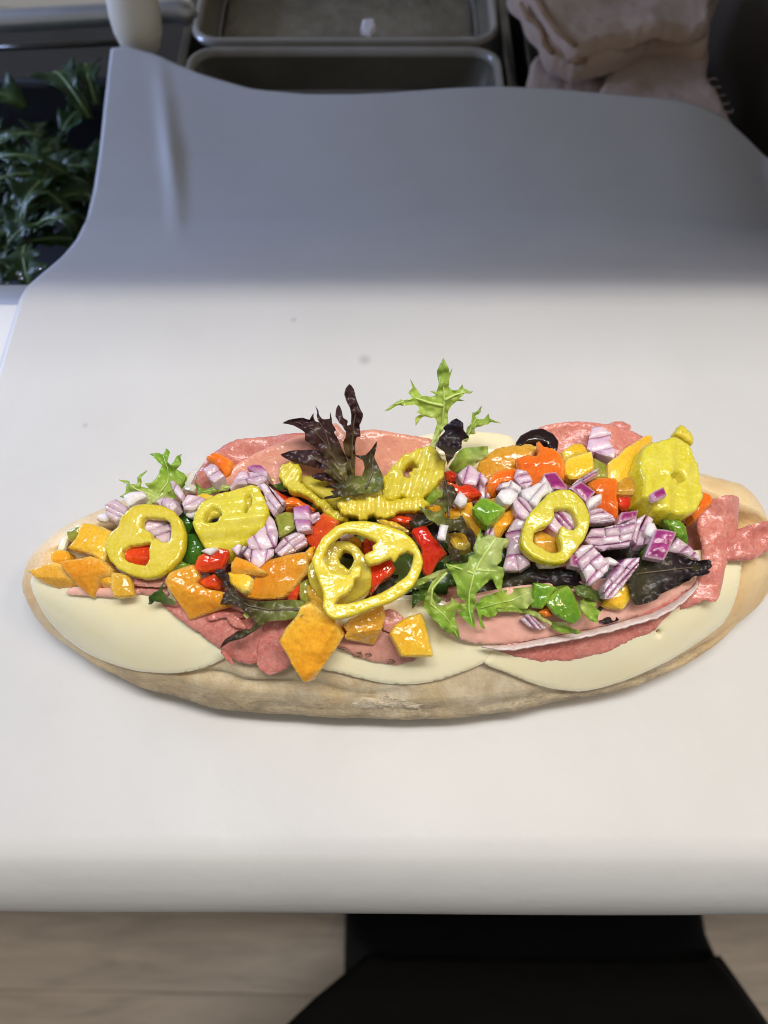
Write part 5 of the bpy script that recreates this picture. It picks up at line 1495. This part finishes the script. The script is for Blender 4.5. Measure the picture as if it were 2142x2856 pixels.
onion('E', [(376, 372), (430, 320), (490, 288), (550, 340), (602, 370), (642, 420), (610, 460), (570, 400), (535, 465), (480, 452), (420, 442)], 4, 15, .0125, 'layered onion with magenta edge beside the big orange back pepper', curve=-.001)
onion('E', [(558, 432), (622, 428), (657, 560), (600, 580), (556, 570)], 2, 5, .0095, 'shaded purple onion under the layered onion')
dice('amber', 'E', [(545, 290), (562, 248), (640, 190), (700, 150), (870, 118), (1000, 108), (1065, 140), (1000, 210), (900, 260), (870, 335), (760, 322), (640, 395), (565, 335)], .0095, 'large golden pepper at the back behind the red chunk', thick=.006, folds=[((540, 240), (1060, 180), .6)])
dice('scarlet', 'E', [(636, 450), (670, 370), (740, 330), (870, 313), (884, 345), (860, 440), (745, 450), (725, 535), (640, 532)], .0125, 'orange red pepper slab left of the onion cluster', thick=.006)
dice('scarlet', 'E', [(862, 230), (960, 200), (1040, 205), (1062, 170), (1043, 100), (1066, 88), (1112, 130), (1180, 144), (1242, 190), (1283, 260), (1285, 370), (1190, 380), (1110, 360), (1070, 440), (1010, 442), (980, 362), (900, 322)], .0145, 'largest red orange pepper chunk near the olive', thick=.008, folds=[((860, 300), (1290, 250), .55)])
dice('yellow', 'E', [(1240, 185), (1350, 108), (1430, 110), (1465, 135), (1472, 172), (1380, 200), (1280, 232)], .0105, 'wrinkled yellow pepper behind the yellow square near the salami')
dice('yellow', 'E', [(1283, 242), (1400, 200), (1512, 170), (1528, 320), (1400, 402), (1330, 406), (1283, 360)], .0145, 'flat yellow square dice at the right back', thick=.006, fold=False)
dice('olivegreen', 'E', [(1520, 225), (1600, 260), (1670, 330), (1700, 400), (1540, 410)], .0105, 'dull green pepper right of the flat yellow square', fold=False)
onion('E', [(1083, 432), (1108, 360), (1212, 348), (1305, 480), (1302, 505), (1200, 492), (1148, 525), (1140, 450)], 1, 0, .0145, 'purple skinned onion wedge above the right ring', mat='onionskin')
onion('E', [(1080, 440), (1112, 380), (1150, 440), (1190, 500), (1160, 540), (1120, 500)], 1, 0, .0152, 'white flank of onion next to the purple skinned wedge', mat='onionw')
onion('E', [(1338, 492), (1420, 430), (1545, 512), (1500, 560), (1470, 600)], 1, 0, .0155, 'magenta skinned onion wedge right of the right ring top', mat='onionskin')
onion('E', [(1455, 600), (1500, 560), (1590, 530), (1596, 572), (1480, 658)], 1, 40, .0145, 'pale onion edge under the magenta skinned wedge', mat='onionw')
onion('E', [(1318, 492), (1400, 410), (1572, 318), (1562, 352), (1422, 432), (1360, 485)], 2, 60, .0165, 'slender pink onion sliver pointing to the yellow square', thick=.003)
onion('E', [(858, 402), (880, 322), (962, 340), (1012, 420), (1012, 452), (960, 492), (900, 452)], 3, 75, .0155, 'lilac onion dice against the red orange chunk')
onion('E', [(738, 482), (760, 440), (810, 435), (830, 418), (862, 440), (922, 480), (912, 545), (870, 512), (800, 492)], 2, 20, .0155, 'white onion dice at the left of the onion cluster', mat='onionw')
onion('E', [(718, 545), (750, 500), (830, 484), (895, 530), (884, 572), (830, 622), (770, 612)], 1, 90, .0165, 'faceted pale onion below the white onion dice', mat='onionw')
onion('E', [(918, 500), (1000, 470), (1060, 440), (1142, 438), (1158, 512), (1092, 562), (1050, 642), (980, 592), (930, 552)], 2, 40, .0165, 'large white onion chunk touching the right ring', mat='onionw')
onion('E', [(848, 602), (900, 553), (950, 570), (1022, 682), (972, 752), (900, 732), (860, 662)], 2, -40, .0155, 'oblong onion left of the right ring rim', curve=.001)
onion('E', [(780, 880), (850, 760), (900, 718), (955, 762), (940, 850), (925, 940), (960, 1010), (990, 1120), (900, 1180), (760, 1180), (790, 1050), (800, 960)], 4, 80, .0115, 'tall layered onion below left of the right ring', curve=-.0006)
dice('green', 'E', [(503, 652), (570, 568), (640, 568), (788, 652), (720, 722), (640, 782), (600, 762), (540, 712)], .0165, 'bright green pepper dice left of the right ring', thick=.006, folds=[((500, 690), (790, 680), .5)])
onion('E', [(343, 602), (400, 508), (464, 572), (452, 622), (400, 645)], 1, 70, .0145, 'pinkish onion chip right of the twisted dark leaf', mat='onionw', thick=.004)
onion('E', [(612, 855), (640, 808), (692, 818), (694, 892), (640, 895)], 2, 20, .0095, 'tiny onion above the bright frisee leaf')
onion('E', [(208, 905), (236, 788), (304, 800), (290, 850), (278, 922), (220, 918)], 1, 0, .0185, 'square white onion chip on the tall red chunk', mat='onionw', thick=.002)
dice('amber', 'E', [(1000, 870), (1070, 800), (1180, 800), (1270, 890), (1280, 1010), (1180, 1040), (1060, 1010)], .0095, 'ochre pepper seen through the right pickled ring')
onion('E', [(1140, 800), (1200, 660), (1360, 680), (1400, 790), (1340, 840), (1262, 895), (1200, 852)], 3, -40, .0135, 'pink onion seen through the right pickled ring')
ring('E', [(918, 940), (930, 840), (960, 750), (1010, 670), (1080, 600), (1150, 530), (1230, 500), (1320, 500), (1400, 540), (1460, 610), (1492, 700), (1492, 800), (1460, 900), (1400, 980), (1340, 1060), (1290, 1100), (1200, 1112), (1100, 1097), (1020, 1062), (950, 1002)],
     [[(1195, 665), (1250, 652), (1320, 655), (1365, 690), (1397, 790), (1362, 832), (1315, 830), (1275, 800), (1250, 812), (1240, 890), (1257, 960), (1250, 1012), (1170, 1022), (1060, 960), (1024, 930), (1030, 860), (1070, 820), (1130, 800), (1180, 760), (1197, 720)]],
     .0195, 'oval pickled pepper ring on the right half of the sandwich', thick=.0045, tilt=(.05, -.1), rnd=.0007, rough=.0001)
onion('F', [(970, 245), (1060, 270), (1160, 260), (1110, 285), (1000, 285)], 1, 90, .0105, 'pale onion edge under the bottom of the right ring', mat='onionw')

# ------------------------------------------------------------------ right end
ring('R', [(352, 250), (380, 208), (430, 184), (490, 178), (542, 200), (573, 240), (568, 282), (542, 292), (520, 252), (480, 245), (420, 242), (380, 268)], [], .0155, 'black olive slice at the back by the salami arch', mat='olive', thick=.005, name='olive_slice', rough=.0002, edge_noise=.5, tilt=(0, -.3))
bpy.context.scene.objects['olive_slice']['category'] = 'olive'; del bpy.context.scene.objects['olive_slice']['group']
onion('G', [(448, 240), (465, 160), (482, 98), (522, 84), (612, 130), (602, 200), (646, 258), (625, 302), (560, 282), (480, 255)], 4, 78, .0145, 'tall lilac striped onion on the salami arch')
dice('yellow', 'G', [(603, 320), (650, 290), (700, 240), (850, 148), (892, 164), (880, 205), (825, 240), (832, 390), (742, 422), (640, 410), (618, 370)], .0135, 'rounded yellow pepper beside the big broken ring', thick=.007, smooth=.4)
dice('olivegreen', 'G', [(500, 380), (560, 330), (640, 400), (700, 440), (640, 470), (540, 440)], .0085, 'dull green strip under the rounded yellow pepper')
dice('scarlet', 'G', [(448, 472), (520, 434), (642, 434), (664, 480), (652, 560), (664, 690), (620, 708), (540, 660), (490, 640), (535, 560)], .0115, 'orange red pepper with ragged top right of the right ring', thick=.005)
dice('amber', 'G', [(640, 505), (690, 440), (740, 420), (830, 420), (835, 530), (742, 547), (650, 542)], .0125, 'ochre pepper left of the big broken ring', thick=.004, fold=False)
dice('red', 'G', [(653, 548), (792, 550), (805, 640), (700, 660), (660, 625)], .0095, 'dark red dice under the ochre pepper')
dice('dkgreen', 'G', [(788, 560), (835, 548), (875, 600), (890, 670), (800, 645)], .0095, 'dark green scrap under the big broken ring')
dice('green', 'G', [(885, 655), (950, 643), (1010, 675), (1062, 710), (1112, 762), (1143, 880), (1085, 895), (1030, 802), (960, 722), (900, 692)], .0115, 'long green pepper strip below the big broken ring', thick=.005)
dice('scarlet', 'G', [(1165, 668), (1200, 590), (1222, 518), (1292, 558), (1292, 602), (1205, 695)], .0095, 'scarlet pepper bit between the broken ring and the right salami')
ring('G', [(815, 310), (830, 250), (852, 208), (920, 180), (1050, 154), (1082, 168), (1122, 190), (1160, 260), (1192, 300), (1222, 350), (1226, 450), (1243, 560), (1200, 642), (1130, 684), (1050, 672), (900, 647), (860, 592), (820, 562), (826, 450), (808, 360)],
     [[(1020, 420), (1050, 390), (1090, 400), (1110, 440), (1060, 460)]], .0205, 'big broken pickled pepper piece at the right back', thick=.011, tilt=(.15, -.1), rnd=.0014, ripple=(.1, 52, .0004), edge_noise=4, rough=.0004, folds=[((1020, 690), (985, 140), .12)], membrane=[([(1000, 390), (1120, 380), (1130, 470), (1010, 480)], .004)])
ring('G', [(1036, 145), (1060, 110), (1076, 84), (1112, 100), (1163, 160), (1158, 215), (1100, 180)], [], .0225, 'small yellow tip on top of the big broken piece', thick=.005, tilt=(.1, -.3), rnd=.0008)
onion('G', [(876, 542), (962, 493), (988, 552), (900, 588)], 1, 60, .0245, 'small magenta onion chip stuck on the big broken piece', mat='onionskin', thick=.002)
onion('G', [(462, 660), (500, 642), (545, 640), (622, 690), (640, 725), (560, 740), (462, 745)], 3, 80, .0125, 'shaded onion right of the right ring', curve=.001)
onion('G', [(658, 745), (680, 668), (792, 653), (782, 702), (700, 725)], 1, 0, .0145, 'plum skinned onion above the long striped onion', mat='onionskin')
onion('G', [(436, 855), (480, 780), (560, 770), (700, 735), (778, 693), (772, 760), (732, 892), (600, 902), (560, 928), (490, 902)], 5, 82, .0145, 'longest striped onion piece on the right half', curve=-.0008)
onion('G', [(755, 850), (780, 720), (850, 678), (892, 710), (870, 760), (905, 800), (862, 875), (790, 885)], 4, 20, .0135, 'striped onion between the long piece and the magenta square', curve=.001)
onion('G', [(832, 805), (858, 728), (902, 738), (918, 780), (892, 838)], 1, 0, .0165, 'white onion core beside the magenta square', mat='onionw')
onion('G', [(838, 962), (875, 870), (910, 776), (1048, 800), (1010, 890), (962, 988)], 1, 0, .0185, 'vivid magenta square of onion skin at the right', mat='onionskin', thick=.004)
onion('G', [(985, 930), (1050, 838), (1130, 888), (1205, 960), (1195, 990), (1070, 940)], 4, 50, .0115, 'shaded onion layers right of the magenta square')
onion('G', [(338, 952), (395, 940), (432, 980), (402, 1036), (343, 1022)], 1, 0, .0135, 'small magenta onion at the head of the onion fan', mat='onionskin', thick=.004)
onion('G', [(365, 935), (420, 890), (482, 884), (552, 958), (604, 1012), (592, 1062), (530, 1110), (460, 1158), (430, 1082), (400, 1032)], 5, 48, .0145, 'fan of onion layers below the right ring', curve=.001)
onion('G', [(566, 972), (602, 964), (664, 1005), (640, 1024), (590, 1012)], 1, 60, .0125, 'thin pale onion chip beside the onion fan', mat='onionw', thick=.003)
onion('G', [(565, 1160), (600, 1110), (640, 1055), (710, 980), (803, 972), (795, 1020), (732, 1102), (622, 1242), (572, 1248)], 3, 42, .0155, 'long onion stick over the dark leaves', thick=.006)
dice('yellow', 'G', [(552, 1300), (600, 1230), (720, 1143), (752, 1192), (742, 1262), (690, 1325), (600, 1320)], .0085, 'yellow pepper under the long onion stick', thick=.005, folds=[((560, 1240), (700, 1330), .5)])
leaf('leaf_dark', 'G', [(760, 1270), (720, 1130), (760, 1050), (850, 960), (1000, 928), (1062, 935), (1122, 970), (1200, 990), (1252, 983), (1292, 990), (1303, 1020), (1272, 1060), (1266, 1082), (1230, 1097), (1160, 1097), (1000, 1182), (900, 1262), (810, 1290)], .0135, 'broad dark purple leaf at the right front', base=(760, 1060), tilt=(.05, -.25), wave=.005, wscale=45, rib=[(780, 1080), (950, 1060), (1120, 1040), (1260, 1030)], smooth=.5)
leaf('leaf_dark', 'G', [(775, 1272), (830, 1210), (930, 1170), (1060, 1130), (1180, 1090), (1150, 1130), (1020, 1190), (900, 1250), (800, 1290)], .0105, 'glossy dark leaf edge along the upright ham edge', base=(1180, 1090), tilt=(0, -.4), wave=.004)
leaf('leaf_dark', 'G', [(1150, 1040), (1200, 1000), (1250, 982), (1295, 990), (1300, 1022), (1250, 1050), (1275, 1062), (1260, 1085), (1200, 1090)], .0155, 'dark rolled leaf tip touching the right salami', base=(1150, 1060), tilt=(0, -.3), wave=.003, wscale=120)

# ------------------------------------------------------------------ front greens
leaf('leaf_deep', 'F', [(0, 440), (40, 470), (80, 440), (150, 430), (180, 500), (230, 520), (210, 560), (120, 560), (60, 540), (0, 600)], .0065, 'shadowed green leaf below the big front ring', base=(200, 500), wave=.004, wscale=70)
leaf('leaf_light', 'F', [(-90, 440), (-30, 430), (60, 372), (150, 332), (270, 288), (284, 312), (160, 372), (60, 420), (-20, 452), (-80, 480), (-110, 470)], .0145, 'pale green stem crossing behind the big front ring', base=(280, 300), tilt=(0, -.2), wave=.001, thick=.0022, smooth=.5)
leaf('leaf_green', 'F', [(488, 562), (560, 508), (700, 468), (850, 438), (935, 438), (935, 505), (882, 602), (780, 602), (645, 592), (655, 635), (620, 665), (575, 668), (540, 645), (532, 690), (572, 762), (528, 742), (508, 682), (498, 612)], .011, 'long crinkled green leaf left of the green dice', base=(930, 480), tilt=(0, -.25), wave=.005, wscale=70, rib=[(930, 470), (780, 540), (640, 560), (520, 600)])
leaf('leaf_light', 'F', [(640, 600), (780, 590), (920, 610), (1000, 660), (1080, 720), (1060, 730), (960, 670), (880, 640), (760, 625), (660, 625)], .0115, 'thin pale stem under the long crinkled leaf', base=(1060, 720), thick=.0014, wave=.001)
leaf('leaf_green', 'F', [(112, 470), (150, 390), (230, 328), (275, 322), (205, 402), (160, 462), (158, 520), (190, 570), (200, 585), (290, 558), (306, 518), (352, 558), (412, 560), (402, 602), (342, 622), (332, 692), (352, 762), (362, 836), (310, 802), (240, 772), (190, 702), (130, 652), (88, 592), (98, 530)], .0135, 'curling frisee leaf hanging over the mortadella', base=(270, 325), tilt=(0, -.35), wave=.004, wscale=80, smooth=.45, anchor=(200, 600), rib=[(270, 325), (150, 440), (140, 560), (240, 640), (300, 720), (350, 820)])
leaf('leaf_green', 'F', [(256, 254), (330, 262), (420, 246), (440, 200), (482, 180), (470, 130), (500, 60), (520, 5), (532, 60), (590, 30), (680, 60), (750, 58), (702, 122), (690, 222), (640, 270), (702, 290), (704, 342), (690, 420), (680, 480), (640, 430), (612, 372), (550, 422), (490, 482), (492, 562), (470, 652), (490, 762), (410, 692), (362, 640), (422, 592), (412, 542), (350, 512), (340, 422), (310, 342), (280, 300)],
     .0175, 'bright broad frisee leaf right of centre', base=(640, 60), tilt=(0, -.35), wave=.005, wscale=55, smooth=.4, anchor=(480, 320), rib=[[(640, 60), (540, 200), (470, 330), (440, 480), (440, 620), (470, 740)], [(480, 300), (580, 310), (680, 310)], [(470, 330), (360, 290), (280, 265)]], ribr=.0005)
leaf('leaf_green', 'E', [(520, 930), (560, 870), (575, 815), (585, 880), (640, 920), (760, 900), (820, 905), (790, 990), (680, 1010), (600, 1000), (530, 1010)], .0155, 'crisp green leaf base above the bright frisee', base=(800, 930), tilt=(0, -.2), wave=.005, wscale=70)
leaf('leaf_deep', 'F', [(1225, 442), (1300, 425), (1400, 430), (1480, 535), (1420, 562), (1300, 522), (1250, 500)], .0095, 'pale veined leaf behind the light green dice', base=(1230, 450), wave=.004, tint=.25)
dice('green', 'F', [(922, 592), (928, 500), (935, 403), (1050, 414), (1113, 440), (1070, 500), (1040, 560), (1000, 605)], .0125, 'darker green pepper dice behind the light green one', tilt=(-.15, -.2), fold=False)
dice('green', 'F', [(1038, 562), (1080, 510), (1130, 470), (1232, 438), (1262, 470), (1284, 522), (1325, 650), (1312, 692), (1240, 724), (1170, 692), (1090, 642)], .0135, 'light green pepper dice at the right front', tilt=(.05, -.3), folds=[((1240, 730), (1040, 560), .35)], smooth=.3, rough=.0004)
leaf('leaf_green', 'F', [(1296, 545), (1345, 518), (1412, 560), (1395, 585), (1424, 610), (1410, 635), (1434, 652), (1408, 694), (1350, 682), (1312, 612)], .0125, 'frilled green leaf edge right of the light green dice', base=(1310, 600), tilt=(0, -.3), wave=.005, wscale=120)
leaf('leaf_green', 'F', [(1086, 742), (1108, 705), (1160, 698), (1200, 730), (1240, 740), (1275, 762), (1240, 778), (1160, 788), (1100, 772)], .0125, 'curly green leaf tip lying on the mortadella', base=(1160, 710), tilt=(0, -.3), wave=.005, wscale=140)
dice('scarlet', 'F', [(982, 628), (1050, 598), (1095, 660), (1030, 675)], .0095, 'small orange red chip under the green dice', thick=.004)
onion('F', [(836, 690), (900, 640), (962, 690), (1034, 752), (990, 764), (900, 742)], 3, -40, .0085, 'pink onion slivers lying on the mortadella', thick=.003)
leaf('leaf_dark', 'F', [(700, 300), (800, 260), (920, 240), (1080, 290), (1240, 280), (1320, 380), (1300, 440), (1120, 430), (940, 400), (800, 440), (690, 470)], .0065, 'black lettuce leaf in the hollow above the green dice', base=(700, 420), wave=.004, group='salad leaves on the sandwich')
leaf('leaf_dark', 'F', [(1430, 600), (1500, 560), (1560, 640), (1600, 690), (1500, 720), (1430, 690)], .0065, 'dark leaf scrap below the yellow pepper at the right front', base=(1430, 620))
# stray onion cube on the rim of the far pan
onion('U', [(912, 125), (925, 80), (965, 72), (976, 105), (950, 132)], 1, 0, 0, 'white onion bit dropped on the pan rim', mat='onionw', thick=.004)
st = [o for o in SC.objects if o.get('label') == 'white onion bit dropped on the pan rim'][0]
st['group'] = 'spilled bits'
